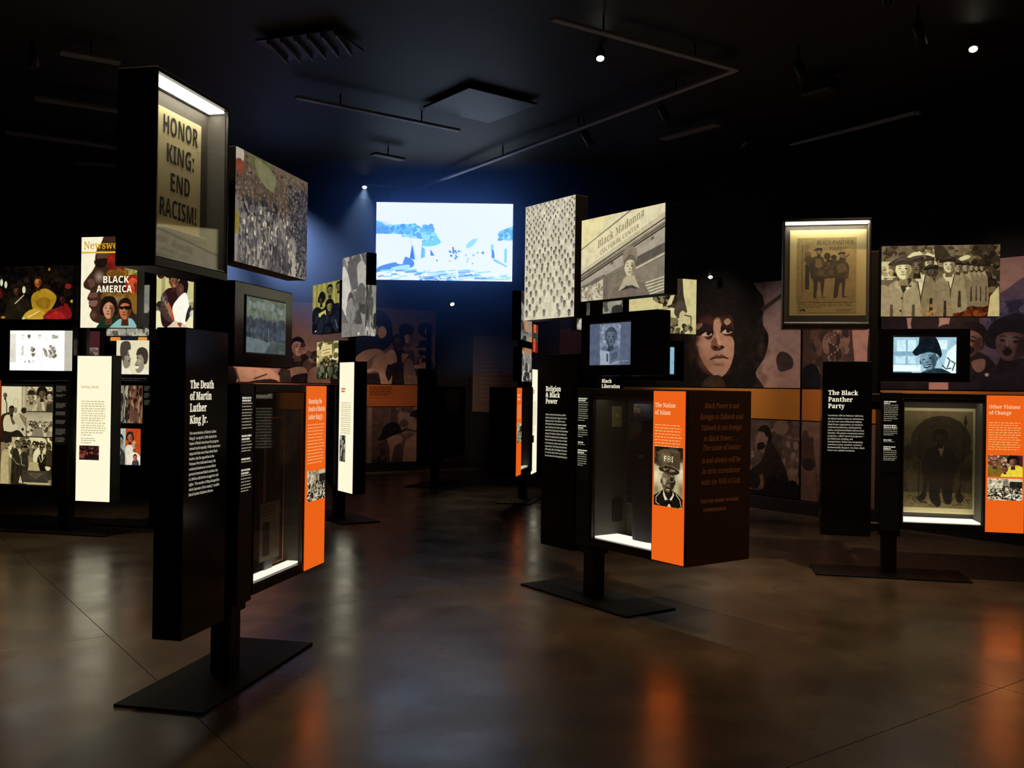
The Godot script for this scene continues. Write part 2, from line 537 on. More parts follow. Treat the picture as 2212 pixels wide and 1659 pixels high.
func poster_case(k: Stand, label: String, u0: float, u1: float, v0: float, v1: float, depth := .2) -> Node3D:        # a shadow box lit from its top, glazed in front
	var o := thing("poster_case", label, "display case", k.at((u0 + u1) / 2, v0, .0), k.turn, "lit poster cases high on the exhibit stands")
	var w := u1 - u0
	var h := v1 - v0
	var st := tool()
	add_box(st, Vector3(w, .045, depth), Vector3(0, .0225, -depth / 2))
	add_box(st, Vector3(w, .02, depth), Vector3(0, h + .01, -depth / 2))
	add_box(st, Vector3(.012, h, depth), Vector3(-w / 2 + .006, h / 2, -depth / 2))
	add_box(st, Vector3(.012, h, depth), Vector3(w / 2 - .006, h / 2, -depth / 2))
	add_box(st, Vector3(w, h, .012), Vector3(0, h / 2, -depth + .006))
	part(o, "shell", done(st), M.black)
	var li := tool()
	var back := -.118
	add_box(li, Vector3(w - .026, h - .07, .006), Vector3(0, h / 2 + .01, back), .001)
	for s in [-1, 1]:
		add_box(li, Vector3(.004, h - .07, .1), Vector3(s * (w / 2 - .015), h / 2 + .01, -.066), .001)
	part(o, "lining", done(li), M.dim_lining)
	part(o, "light_strip", box(w - .03, .012, .088, .003), M.panel_light, Vector3(0, h - .008, -.066))
	glow(o, "light_strip_glow", w - .06, .07, Vector3(0, h - .02, -.066), Color("#fff4dc"), .16, Vector3(-PI / 2, 0, 0))
	part(o, "glass_pane", box(w - .02, h - .05, .005, .001), M.glass, Vector3(0, h / 2 + .02, -.006))
	part(o, "metal_sill", box(w - .03, .008, .02, .002), M.chrome, Vector3(0, .05, -.018))
	return o
# ---------------------------------------------------------------- the stands in view
func stand_left() -> void:
	var k := Stand.new(-1.467, -4.788, 78)
	var o := stand(k, "tall black exhibit stand nearest the camera at left, base plate on the floor")
	caption(o, k, 61)
	arm(k, o, -.03, 2.55)
	column(k, "black column headed The Death of Martin Luther King Jr. in white letters", ["The Death", "of Martin", "Luther", "King Jr."], [.215, .195, .15, .16], .0565,
		["The assassination of Martin Luther", "King Jr. on April 4, 1968, dashed the", "hopes of black Americans for progress", "toward racial equality. White Americans", "respected him more than other black", "leaders, but his opposition to the", "Vietnam War infuriated many. His", "continued insistence on nonviolent", "protests frustrated black activists. But", "in 1968 he still led the struggle for civil", "rights. “The murder of King changed the", "whole dynamic of the country,” recalled", "Black Panther Kathleen Cleaver."], .285, .978)
	var c := case_(k, "dark glazed case with an orange panel, right of the nearest heading column", .33, .07, true)
	var q := orange_panel(c, k, ["Mourning the", "Death of Martin", "Luther King Jr."], [.2, .25, .22], 13, 62)
	part(q, "photo", slab(.262, .185, .003), lit(pic_rally("#cfc7b4", 63), .75), Vector3(.006, -.055, .0035))
	var d := thing("framed_document", "small grey printed sheet leaning low inside the left glazed case", "document", k.at(.57, .535, -.04), k.turn)
	var np := Pic.new(120, 180, "#8d8870", 64)
	np.rect("#3a372c", 12, 34, 48, 92)
	np.print_lines("#55513f", 8, 6, 92, 4, 5, 2.4)
	np.print_lines("#66614d", 54, 36, 92, 12, 4.6, 1.6)
	part(d, "backing", box(.25, .335, .008, .002), M.black, Vector3(0, .1675, -.004))
	part(d, "printed_sheet", slab(.24, .33, .002), printed(np.finish(0, 1.0), .8), Vector3(0, .165, .002))
	part(d, "easel", box(.1, .1, .012, .003), M.black, Vector3(0, -.008, -.012))
	var fr := thing("picture_frame", "tall thin gold-edged dark picture standing inside the left glazed case", "picture frame", k.at(.735, .475, -.10), k.turn)
	for y in [.004, .872]:
		part(fr, "rail", box(.25, .008, .012, .002), M.bronze, Vector3(0, y, 0))
	for x in [-.121, .121]:
		part(fr, "stile", box(.008, .86, .012, .002), M.bronze, Vector3(x, .438, 0))
	part(fr, "dark_picture", slab(.234, .86, .005), paint("#1c1511", .5), Vector3(0, .438, .002))
	var pc := poster_case(k, "tall lit poster case high above the nearest heading column", -.665, -.025, 2.07, 2.945)
	var po := thing("protest_placard", "cream placard lettered HONOR KING: END RACISM inside the tall left case", "poster", k.at(-.31, 2.275, -.10), k.turn)
	part(po, "sheet", box(.372, .57, .012, .002), M.paper, Vector3(0, .285, -.007))
	part(po, "ledge", box(.372, .012, .05, .002), M.paper, Vector3(0, -.006, .02))
	var i := 0
	for l in [["HONOR", .30], ["KING:", .235], ["END", .165], ["RACISM!", .315]]:
		letters(po, "lettering_line", l[0], -l[1] / 2 - (.012 if i == 3 else 0.0), .452 - i * .132, .088, M.ink, l[1], false, true, 0, 0, .0015)
		i += 1
	lightbox(k, .05, .93, 2.185, 2.79, 0.0, pic_march(), .62, "slanting colour lightbox of a crowded street march, above the left monitor")
	monitor(k, .07, .765, .19, .655, pic_lawn(), .75, "dim grey-green monitor above the glazed case at left")

func stand_middle() -> void:
	var k := Stand.new(.4734, -6.955, -55)
	var o := stand(k, "black exhibit stand in the middle of the room, angled to the right")
	caption(o, k, 65)
	arm(k, o, -.03, 2.55)
	column(k, "black column headed Religion & Black Power, left of the FOI case", ["Religion", "& Black", "Power"], [.19, .18, .15], .0485,
		["African American churches provided", "spiritual and practical support for civil", "rights advocates. The militant stance", "of the Black Power Movement troubled", "many ministers, but others supported", "demands for fundamental and immediate", "change. The Nation of Islam reinforced", "Black Power philosophy by insisting that", "Black Americans have control over their", "own businesses, schools, and community", "organizations. The Nation also tilted the", "philosophy of the Civil Rights Movement", "on “turn the other cheek” and criticized", "the movement for its integrationist goals."], .285, 1.013)
	var c := case_(k, "glazed case with a brown lettered end wall, holding a dark uniform and cap", .62, .22, false, true)
	var q := orange_panel(c, k, ["The Nation", "of Islam"], [.19, .145], 9, 66)
	part(q, "photo", slab(.262, .392, .003), lit(pic_capped_man(), .95), Vector3(.004, .0, .0035))
	var e := part(c, "end_wall", slab(.60, 1.14, .006), M.brown, Vector3(.4815, .572, -.31), Vector3(0, PI / 2, 0))
	var i := 0
	for l in [["Black Power is not", .33], ["foreign to Yahweh and", .41], ["Yahweh is not foreign", .39], ["to Black Power. . . .", .34], ["The cause of Justice", .36], ["is and always will be", .37], ["in strict accordance", .36], ["with the Will of God.", .38]]:
		letters(e, "quotation_line", l[0], -l[1] / 2 + .01, .455 - i * .0715, .034, M.bronze, l[1], true, false, .22, 0, .001)
		i += 1
	letters(e, "quotation_line", "SISTER MARY ROGER", -.175, -.165, .022, M.bronze, .36, false, true, 0, 0, .001)
	letters(e, "quotation_line", "THIBODEAUX", -.155, -.222, .022, M.bronze, .22, false, true, 0, 0, .001)
	letters(e, "quotation_line", "1972", .1, -.222, .022, paint("#6d4632", .5), .07, false, false, 0, 0, .001)
	uniform(k)
	lightbox(k, -.67, -.03, 2.085, 3.01, 0.0, pic_faces(), .98, "tall pale lightbox speckled with rows of small faces", .13, .03)
	lightbox(k, .05, .93, 2.19, 2.80, 0.0, pic_centre(), .98, "sepia lightbox of a man below a slanting shop sign", .13, .03)
	monitor(k, .05, .86, .165, .605, pic_reader(), .72, "blue-grey monitor showing a man holding an open book")
	var sg: Node3D = find_child("photo_lightbox_002", false, false)
	var pale := lit(null, .75, Color("#a89a74"))
	letters(sg, "sign_lettering", "Black Madonna", -.25, .375, .052, pale, .52, true, true, .4, 0, .001).rotation.z = .345
	letters(sg, "sign_lettering", "CULTURAL CENTER", -.22, .325, .03, pale, .44, false, true, .1, 0, .001).rotation.z = .345

func uniform(k: Stand) -> void:                                   # what lies in the middle case
	var t := thing("uniform_jacket", "dark uniform jacket with red shoulder trim on a stand inside the middle case", "uniform", k.at(.61, .475, -.17), k.turn)
	var prof := [[.0, .12, .06], [.05, .125, .062], [.3, .13, .065], [.5, .14, .075], [.62, .155, .08], [.70, .15, .075], [.74, .10, .06], [.765, .05, .045], [.78, .042, .04], [.86, .04, .04], [.862, .0, .0]]
	var st := tool()
	st.set_smooth_group(0)
	var n := 28
	for i in prof.size() - 1:
		for j in n:
			var f := func(q: Array, a: float) -> Vector3: return Vector3(cos(a) * q[1], q[0], sin(a) * q[2] * (1.0 + .1 * sin(a * 3)))
			var a0 := j * TAU / n
			var a1 := (j + 1) * TAU / n
			quad(st, f.call(prof[i], a0), f.call(prof[i], a1), f.call(prof[i + 1], a1), f.call(prof[i + 1], a0))
	part(t, "jacket", done(st), paint("#15141c", .75))
	for s in [-1, 1]:
		part(t, "shoulder_trim", box(.09, .012, .05, .004), paint("#8a1c18", .6), Vector3(s * .10, .745, .0), Vector3(0, 0, -s * .35))
		part(t, "sleeve", box(.06, .46, .07, .02), paint("#15141c", .75), Vector3(s * .145, .47, .0), Vector3(0, 0, s * .06))
	part(t, "lapel_badge", box(.05, .02, .006, .002), M.chrome, Vector3(.03, .6, .085))
	var h := thing("kepi", "dark blue cap lettered FOI inside the middle glazed case", "cap", k.at(.61, 1.338, -.16), k.turn)
	var cap := tool()
	cap.set_smooth_group(0)
	var cp := [[.0, .08, 1.0], [.004, .085, 1.0], [.02, .084, 1.0], [.10, .092, 1.0], [.104, .088, 1.0], [.106, .0, 1.0]]
	for i in cp.size() - 1:
		for j in 28:
			var a0 := j * TAU / 28
			var a1 := (j + 1) * TAU / 28
			quad(cap, Vector3(cos(a0) * cp[i][1], cp[i][0], sin(a0) * cp[i][1]), Vector3(cos(a1) * cp[i][1], cp[i][0], sin(a1) * cp[i][1]), Vector3(cos(a1) * cp[i + 1][1], cp[i + 1][0], sin(a1) * cp[i + 1][1]), Vector3(cos(a0) * cp[i + 1][1], cp[i + 1][0], sin(a0) * cp[i + 1][1]))
	part(h, "crown", done(cap), paint("#4a4a62", .5))
	var vis := tool()
	vis.set_smooth_group(0)
	for j in 14:
		var a0 := j * PI / 14
		var a1 := (j + 1) * PI / 14
		for sgn in [0.0, -.004]:
			var p0 := Vector3(cos(a0) * .083, .004 + sgn, sin(a0) * .083)
			var p1 := Vector3(cos(a1) * .083, .004 + sgn, sin(a1) * .083)
			var o0 := Vector3(cos(a0) * .095, -.012 + sgn, sin(a0) * .135)
			var o1 := Vector3(cos(a1) * .095, -.012 + sgn, sin(a1) * .135)
			if sgn == 0.0:
				quad(vis, p0, o0, o1, p1)
			else:
				quad(vis, p0, p1, o1, o0)
	part(h, "visor", done(vis), paint("#0c0c10", .2))
	letters(h, "lettering", "FOI", -.035, .042, .032, paint("#e0cf8a", .6), .07, true, true, 0, 0, .0925)
	var pl := thing("wall_card", "small olive card with a round seal on the inner left wall of the middle case", "card", k.at(.262, 1.265, -.19), k.turn + PI / 2)
	part(pl, "card", box(.095, .155, .006, .002), paint("#a8a460", .6), Vector3(0, .0775, .0))
	var disc := CylinderMesh.new()
	disc.top_radius = .014
	disc.bottom_radius = .014
	disc.height = .006
	disc.radial_segments = 20
	part(pl, "round_seal", disc, paint("#d0cca0", .5), Vector3(0, .085, .004), Vector3(PI / 2, 0, 0))
	var bk := thing("small_pouch", "small black pouch hung low on the inner left wall of the middle case", "pouch", k.at(.272, .565, -.2), k.turn + PI / 2)
	part(bk, "pouch_body", box(.085, .14, .024, .008), paint("#121114", .4), Vector3(0, .07, 0))
	part(bk, "flap", box(.086, .05, .006, .003), paint("#1d1c20", .35), Vector3(0, .115, .014))

func stand_right() -> void:
	var k := Stand.new(3.0652, -7.8667, -12)
	var o := stand(k, "black exhibit stand at right, before the mural of shouting people")
	caption(o, k, 67)
	arm(k, o, -.03, 2.55)
	column(k, "black column headed The Black Panther Party, at the right stand", ["The Black", "Panther", "Party"], [.243, .2, .135], .0565,
		["Founded in 1966 in Oakland, California,", "the Black Panther Party for Self-Defense", "was the era’s most influential militant", "Black Power organization. Its members", "confronted politicians, challenged the", "police, and protected black citizens from", "brutality. The party’s community service", "programs—called “survival programs”—", "provided food, clothing, and", "transportation. Rather than integrating", "American society, members wanted to", "fundamentally change it. For them, Black", "Power was a global revolution."], .30, 1.016)
	var c := case_(k, "lit glazed case with a dark seated portrait, at the right stand", .33, .25, false, true, .04)
	var q := orange_panel(c, k, ["Other Visions", "of Change"], [.235, .17], 12, 68, .06)
	part(q, "photo", slab(.262, .178, .003), lit(pic_family(), .95), Vector3(.0, -.015, .0035))
	part(q, "photo", slab(.262, .18, .003), lit(pic_rally(), .95), Vector3(.0, -.208, .0035))
	var s := thing("portrait_poster", "dark poster of a man seated in a round wicker chair, inside the right case", "poster", k.at(.56, .52, -.19), k.turn)
	part(s, "backing", box(.60, .90, .012, .002), M.paper, Vector3(0, .45, -.008))
	part(s, "printed_sheet", slab(.56, .83, .002), printed(pic_seated(), .7), Vector3(0, .46, .001))
	part(s, "mount", box(.3, .5, .115, .004), M.black, Vector3(0, .4, -.075))
	poster_case(k, "lit poster case above the Black Panther Party column", -.745, -.025, 2.09, 3.015)
	var pp := thing("party_poster", "yellowish poster of two armed men in berets inside the right poster case", "poster", k.at(-.367, 2.205, -.10), k.turn)
	part(pp, "sheet", box(.635, .745, .012, .002), paint("#e6d696", .7), Vector3(0, .375, 0))
	part(pp, "printed_sheet", slab(.49, .56, .002), printed(pic_armed_pair(), .7), Vector3(-.01, .4, .0085))
	letters(pp, "lettering_line", "BLACK PANTHER", -.09, .62, .035, paint("#4d4024", .8), .3, false, false, 0, 0, .0095)
	letters(pp, "lettering_line", "PARTY", .01, .565, .03, paint("#4d4024", .8), .13, false, false, .3, 0, .0095)
	var tx := Pic.new(400, 80, "#c9b676", 69)
	tx.print_lines("#5a4a28", 2, 6, 98, 4, 14, 5)
	tx.print_lines("#5a4a28", 66, 68, 98, 2, 14, 5)
	tx.blob("#241c0e", [3, 78, 6, 68, 12, 66, 14, 76, 13, 92, 10, 80, 6, 84])
	part(pp, "small_print", slab(.49, .095, .001), printed(tx.finish(0, 1.0), .8), Vector3(-.005, .075, .0075))
	lightbox(k, .055, .985, 2.19, 2.79, 0.0, pic_platoon(), .95, "sepia lightbox of young men in berets standing in file", .13, .03)
	monitor(k, .06, .765, .162, .655, pic_newsman(), 1.15, "bright blue monitor showing a young man in a dark hat")

func stand_far_left() -> void:
	var k := Stand.new(-4.43, -9.42, -12, -1)
	var o := stand(k, "black exhibit stand at far left carrying the magazine cover")
	arm(k, o, -.03, 2.55)
	white_column(k, "glowing white column headed Getting Ahead, at far left", lit(pic_small(["#2a1014", "#5a2420", "#8a4a38", "#12080a"], 71, 7), .8), .225, .145, 72, "Getting Ahead")
	var c := case_(k, "black case covered with sepia photographs, left of the white column", .33, 0.0)
	for e in [[pic_desk(), .558, .85, .54, 1.05], [pic_three_leaders(), .25, .552, .80, 1.05], [pic_parade(), .25, .552, .54, .79], [pic_service(), .25, .85, .045, .53]]:
		part(c, "light_photo", slab(e[2] - e[1], e[4] - e[3], .004), lit(e[0], .82), Vector3(-((e[1] + e[2]) / 2 - .71), (e[3] + e[4]) / 2 + .03, .005))
	var cp := Pic.new(80, 420, "#12100e", 73)
	for j in 7:
		p_lines(cp, j)
	part(o, "light_caption", slab(.14, .62, .003), lit(cp.finish(0, 1.0), .5), Vector3(.01, 1.2, .1195))
	part(c, "light_edge", slab(.28, 1.12, .004), lit(null, .6, Color("#d0501c")), Vector3(-(1.005 - .71), .58, .005))
	lightbox(k, -.67, -.03, 2.085, 3.01, 0.0, pic_magazine(), 1.0, "backlit magazine cover with a dark profile and white lettering, at far left", .13, .02)
	var mg: Node3D = get_child(get_child_count() - 1)
	letters(mg, "sign_lettering", "Newsweek", -.29, .80, .075, lit(null, .8, Color("#e8b428")), .50, true, true, 0, 0, .001)
	part(mg, "sign_rule", slab(.63, .017, .001), lit(null, .85, Color("#f0c030")), Vector3(0, .765, .001))
	letters(mg, "sign_lettering", "BLACK", -.06, .455, .068, M.cream, .29, false, true, 0, 0, .002)
	letters(mg, "sign_lettering", "AMERICA", -.135, .36, .068, M.cream, .40, false, true, 0, 0, .002)
	lightbox(k, .06, .93, 2.17, 2.72, 0.0, pic_gathering(), 1.0, "very dark lightbox of seated people in yellow and red, at the left edge")
	monitor(k, .05, .80, .06, .79, pic_line_up(), 1.5, "overexposed white monitor showing five people walking, at far left", 1.57, 2.13)

func p_lines(cp: Pic, j: int) -> void:
	cp.print_lines("#6d6656", 6, 3 + j * 14, 90, [5, 2, 4, 3, 3, 5, 4][j], 2.1, 1.7)

func stand_beside_far_left() -> void:
	var k := Stand.new(-4.0, -9.98, -12)
	var o := stand(k, "black exhibit stand half hidden behind the nearest heading column")
	var c := thing("photo_column", "black photo column between the white column and the nearest stand", "sign", k.at(.02, .32, .0), k.turn)
	part(c, "body", box(.62, 1.66, .1, .005), M.black, Vector3(0, .83, .1))
	part(c, "light_photo", slab(.385, .36, .004), lit(pic_couple_portrait(), .95), Vector3(-.02, 1.485, .155))
	part(c, "light_photo", slab(.145, .40, .004), lit(pic_small(["#9a927a", "#5d5646", "#cfc6a4", "#2a261e"], 74, 2), .7), Vector3(-.14, .985, .155))
	part(c, "light_photo", slab(.17, .40, .004), lit(pic_small(["#6d4a38", "#8a5a40", "#b58a62", "#2a1a14"], 75, 2), .7), Vector3(.02, .985, .155))
	part(c, "light_photo", slab(.12, .385, .004), lit(pic_single("#8d9a90", "#b5ab8c", "#1d1d1a"), .9), Vector3(-.15, .535, .155))
	part(c, "light_photo", slab(.175, .385, .004), lit(pic_elders(), .95), Vector3(.0, .535, .155))
	var cp := Pic.new(200, 40, "#12100e", 76)
	cp.print_lines("#5d584a", 2, 10, 98, 2, 40, 16)
	part(c, "light_caption", slab(.36, .05, .003), lit(cp.finish(0, 1.0), .5), Vector3(-.02, 1.245, .1545))
	var c2 := Pic.new(60, 100, "#12100e", 77)
	for j in 3:
		c2.print_lines("#6d6858", 4, 4 + j * 34, 92, 3, 8, 5)
	part(c, "light_caption", slab(.075, .22, .003), lit(c2.finish(0, 1.0), .5), Vector3(.16, 1.08, .1545))
	lightbox(k, .20, .64, 2.11, 2.74, .05, pic_embrace(), 1.0, "colour lightbox of an embracing couple, under the tall left poster case", .13, .01)

func pic_single(bg: String, sk: String, hr: String) -> Texture2D:        # narrow portrait of a man in a suit
	var p := Pic.new(110, 260, bg, 78)
	p.grad("#c5d0c5", bg)
	p.coat(48, 56, 52, 60, "#3a3a34", "#1d1d1a", "#cfcdb8")
	p.head(46, 36, 36, sk, "#4d4636", hr, "short", .2)
	return p.finish(.06)

func pic_elders() -> Texture2D:                # colour family portrait on an orange ground
	var p := Pic.new(150, 270, "#c4481c", 79)
	p.coat(28, 44, 34, 70, "#efe4cc", "#c9bda0")
	p.head(30, 24, 26, "#b06a44", "#5d2a18", "#2a1a16", "bob", .2)
	p.coat(66, 66, 40, 60, "#f3ead4", "#d0c4a8")
	p.head(60, 44, 24, "#d89a6a", "#7d4428", "#e8e0cc", "bald", -.1)
	p.coat(70, 84, 24, 40, "#3a3a5a", "#24243a")
	p.head(66, 80, 18, "#c9744a", "#6b301c", "#3a201a", "short", -.2)
	return p.finish(.04)

func stand_hidden() -> void:
	var k := Stand.new(-5.15, -13.1, -12)
	stand(k, "black exhibit stand mostly hidden behind the far left magazine lightbox")
	lightbox(k, -.68, .02, 2.19, 2.92, .0, pic_hidden(), .62, "grey lightbox half hidden behind the far left magazine cover")
	lightbox(k, -.62, .0, 1.84, 2.18, .0, pic_orange_shapes(), 1.0, "orange and blue lightbox peeping out above the couple portrait")
	var c := thing("photo_column", "maroon column seen above the white column at far left", "sign", k.at(-.98, .32, .0), k.turn)
	part(c, "body", box(.42, 1.95, .1, .005), M.black, Vector3(0, .975, -.05))
	part(c, "light_panel", slab(.40, .6, .004), lit(null, .8, Color("#4d2229")), Vector3(0, 1.64, .003))
	part(c, "light_photo", slab(.36, .13, .004), lit(pic_small(["#9a8274", "#7d665a", "#b59a8a", "#4a3a34"], 80, 5), .6), Vector3(0, 1.64, .006))
	var k2 := Stand.new(-3.9, -11.6, -12)
	stand(k2, "black exhibit stand hidden behind the tall left poster case")
	lightbox(k2, .02, .24, 2.26, 2.46, .0, pic_orange_shapes(), .8, "tiny orange lightbox in the dark gap right of the embracing couple")

func pic_orange_shapes() -> Texture2D:
	var p := Pic.new(160, 110, "#10131c", 81)
	p.blob("#e08a3a", [2, -4, 26, -4, 30, 60, 34, 104, 8, 104])
	p.blob("#141a28", [30, 0, 70, 0, 72, 104, 36, 104])
	p.blob("#e8943c", [74, 0, 96, 0, 92, 60, 98, 104, 72, 104])
	p.blob("#d88a4a", [58, 70, 68, 50, 70, 104, 54, 104])
	return p.finish(.05)

func stand_white_panel() -> void:
	var k := Stand.new(-1.987, -10.67, -56, -1)
	var o := stand(k, "black exhibit stand carrying the narrow white column left of centre")
	arm(k, o, -.03, 2.5)
	white_column(k, "narrow glowing white column with a small dark photo, left of the orange mural band", lit(pic_small(["#3a3630", "#15130f", "#8d8676", "#efe8d0"], 82, 2), .8), .15, .30, 83)
	var c := case_(k, "black case behind the orange panel of the left stand", .33, 0.0)
	var tall := lightbox(k, -.66, -.03, 2.085, 3.0, 0.0, pic_tall_march(), .78, "tall black-and-white lightbox beside the bright hanging screen")
	part(tall, "light_panel", slab(.125, .56, .004), lit(pic_hidden(), .9, Color("#e6e6f0")), Vector3(.319, .28, -.066), Vector3(0, PI / 2, 0))
	lightbox(k, .05, .86, 2.16, 2.76, 0.0, pic_yellow_trio(), .85, "dark lightbox of students before a yellow curtain")
	lightbox(k, .06, .70, 1.61, 2.06, 0.0, pic_placards(), .9, "small colour lightbox of people under pale placards")

func stand_far_middle() -> void:
	var k := Stand.new(.28, -12.95, 78, -1)
	var o := stand(k, "black exhibit stand in the far middle, left of the Religion column")
	white_column(k, "white column edge at the far middle stand, beside the Religion column", M.matte, .1, .1, 84)
	var c := case_(k, "far glazed case with a brown lettered end wall and thin orange panel", .36, .06)
	var q := orange_panel(c, k, ["Social", "Change"], [.16, .17], 9, 85, .02)
	part(q, "photo", slab(.262, .25, .003), lit(pic_rally("#cfc7b4", 86), .7), Vector3(.0, -.02, .0035))
	var e := part(c, "end_wall", slab(.33, 1.13, .006), M.brown, Vector3(-.4815, .572, -.18), Vector3(0, -PI / 2, 0))
	var i := 0
	for l in [.2, .24, .22, .25, .21, .24, .23, .2]:
		var p := Pic.new(100, 8, "#4a3226", 87 + i)
		p.print_lines("#8d6248", 0, 10, 100, 1, 10, 80)
		part(e, "quotation_line", slab(l, .022, .001), printed(p.finish(0, 1.0)), Vector3(0, .44 - i * .062, .001))
		i += 1
	lightbox(k, .05, .80, 2.17, 2.82, 0.0, pic_collage(), .72, "narrow collage lightbox at the far middle stand, left of the speckled lightbox")
	lightbox(k, .05, .70, 1.62, 2.08, 0.0, pic_cliff(), .75, "narrow grey lightbox of a hillside crowd, at the far middle stand")
	lightbox(k, -.40, -.03, 2.04, 2.44, 0.0, pic_flag(), .85, "red and green lightbox below the corner of the speckled lightbox")

func stand_behind_middle() -> void:
	var k := Stand.new(1.215, -10.03, 26)
	var o := stand(k, "black exhibit stand hidden behind the middle stand")
	caption(o, k, 90)
	column(k, "black column headed Black Liberation, glimpsed behind the middle stand", ["Black", "Liberation"], [.125, .23], .055, [], .3, 1.0, 1.81, 1.287, -.08)
	var c := case_(k, "dark case almost wholly hidden behind the middle stand", .33, 0.0)
	lightbox(k, -.60, -.03, 2.16, 2.8, 0.0, pic_hidden(), .75, "photograph sliver visible under the man-and-sign lightbox")
	lightbox(k, .05, .95, 2.17, 2.79, 0.0, pic_performers(), .9, "cream lightbox of performers, behind the top of the middle stand", .13, .02)
	monitor(k, .06, .80, .165, .655, pic_blue_frame(), 1.0, "pale blue monitor sliver between the middle stand and the woman mural", 1.64, 2.09)

func stand_dark() -> void:
	var k := Stand.new(-1.17, -14.45, 72)
	var o := stand(k, "unlit black exhibit stand under the bright screen, right of the group mural", 2.5)
	var c := case_(k, "unlit black case below the bright hanging screen", .33, 0.0)
	column(k, "plain black column under the bright hanging screen", [], [], .05, [], .3)

# ---------------------------------------------------------------- lamps
func tube(r0: float, r1: float, len_: float, wall_ := .006) -> ArrayMesh:      # an open can along y with a closed top; its mouth looks down -y
	var st := tool()
	st.set_smooth_group(0)
	var pr := [[0.0, 0.0], [r0 - .01, 0.0], [r0, -.01], [r1, -len_], [r1 - wall_, -len_], [r0 - wall_, -.02], [0.0, -.02]]
	for i in pr.size() - 1:
		for j in 24:
			var a0 := j * TAU / 24
			var a1 := (j + 1) * TAU / 24
			quad(st, Vector3(cos(a0) * pr[i + 1][0], pr[i + 1][1], sin(a0) * pr[i + 1][0]), Vector3(cos(a1) * pr[i + 1][0], pr[i + 1][1], sin(a1) * pr[i + 1][0]), Vector3(cos(a1) * pr[i][0], pr[i][1], sin(a1) * pr[i][0]), Vector3(cos(a0) * pr[i][0], pr[i][1], sin(a0) * pr[i][0]))
	return done(st)

func spot(at: Vector3, aim: Vector3, energy: float, angle: float, label: String, c := Color("#ffd9a8"), snoot := 0.02, r := .045, bracket := Vector3.ZERO) -> void:
	var o := thing("track_spotlight", label, "spotlight", at, 0.0, "ceiling spotlights")
	var d := (aim - at).normalized()
	var head := Basis.looking_at(d, Vector3.UP if absf(d.y) < .98 else Vector3.RIGHT)
	var can := part(o, "can", tube(r, r, .12 + snoot), M.black)
	can.basis = head * Basis(Vector3.RIGHT, PI / 2)
	can.position = -d * .12
	var lens := CylinderMesh.new()
	lens.top_radius = r * .8
	lens.bottom_radius = r * .8
	lens.height = .006
	lens.radial_segments = 24
	var ln := part(o, "lamp_lens", lens, M.lens)
	ln.basis = head * Basis(Vector3.RIGHT, PI / 2)
	ln.position = d * -.008
	if bracket == Vector3.ZERO:
		var y0 := -d.y * .12
		part(o, "yoke", box(.02, CEILING - at.y - y0 + .01, .02, .003), M.black, Vector3(-d.x * .1, (CEILING - at.y + y0) / 2, -d.z * .1))
	else:
		var bar_ := part(o, "bracket", box(.02, .02, bracket.length(), .003), M.black, bracket / 2)
		bar_.basis = Basis.looking_at(bracket.normalized())
	var l := SpotLight3D.new()
	l.name = "spot_light"
	l.light_color = c
	l.light_energy = energy
	l.spot_range = 40
	l.spot_attenuation = 2
	l.spot_angle = angle
	l.spot_angle_attenuation = 1.0
	l.light_size = .025
	l.shadow_enabled = true
	o.add_child(l)
	l.basis = head
	l.position = d * .004

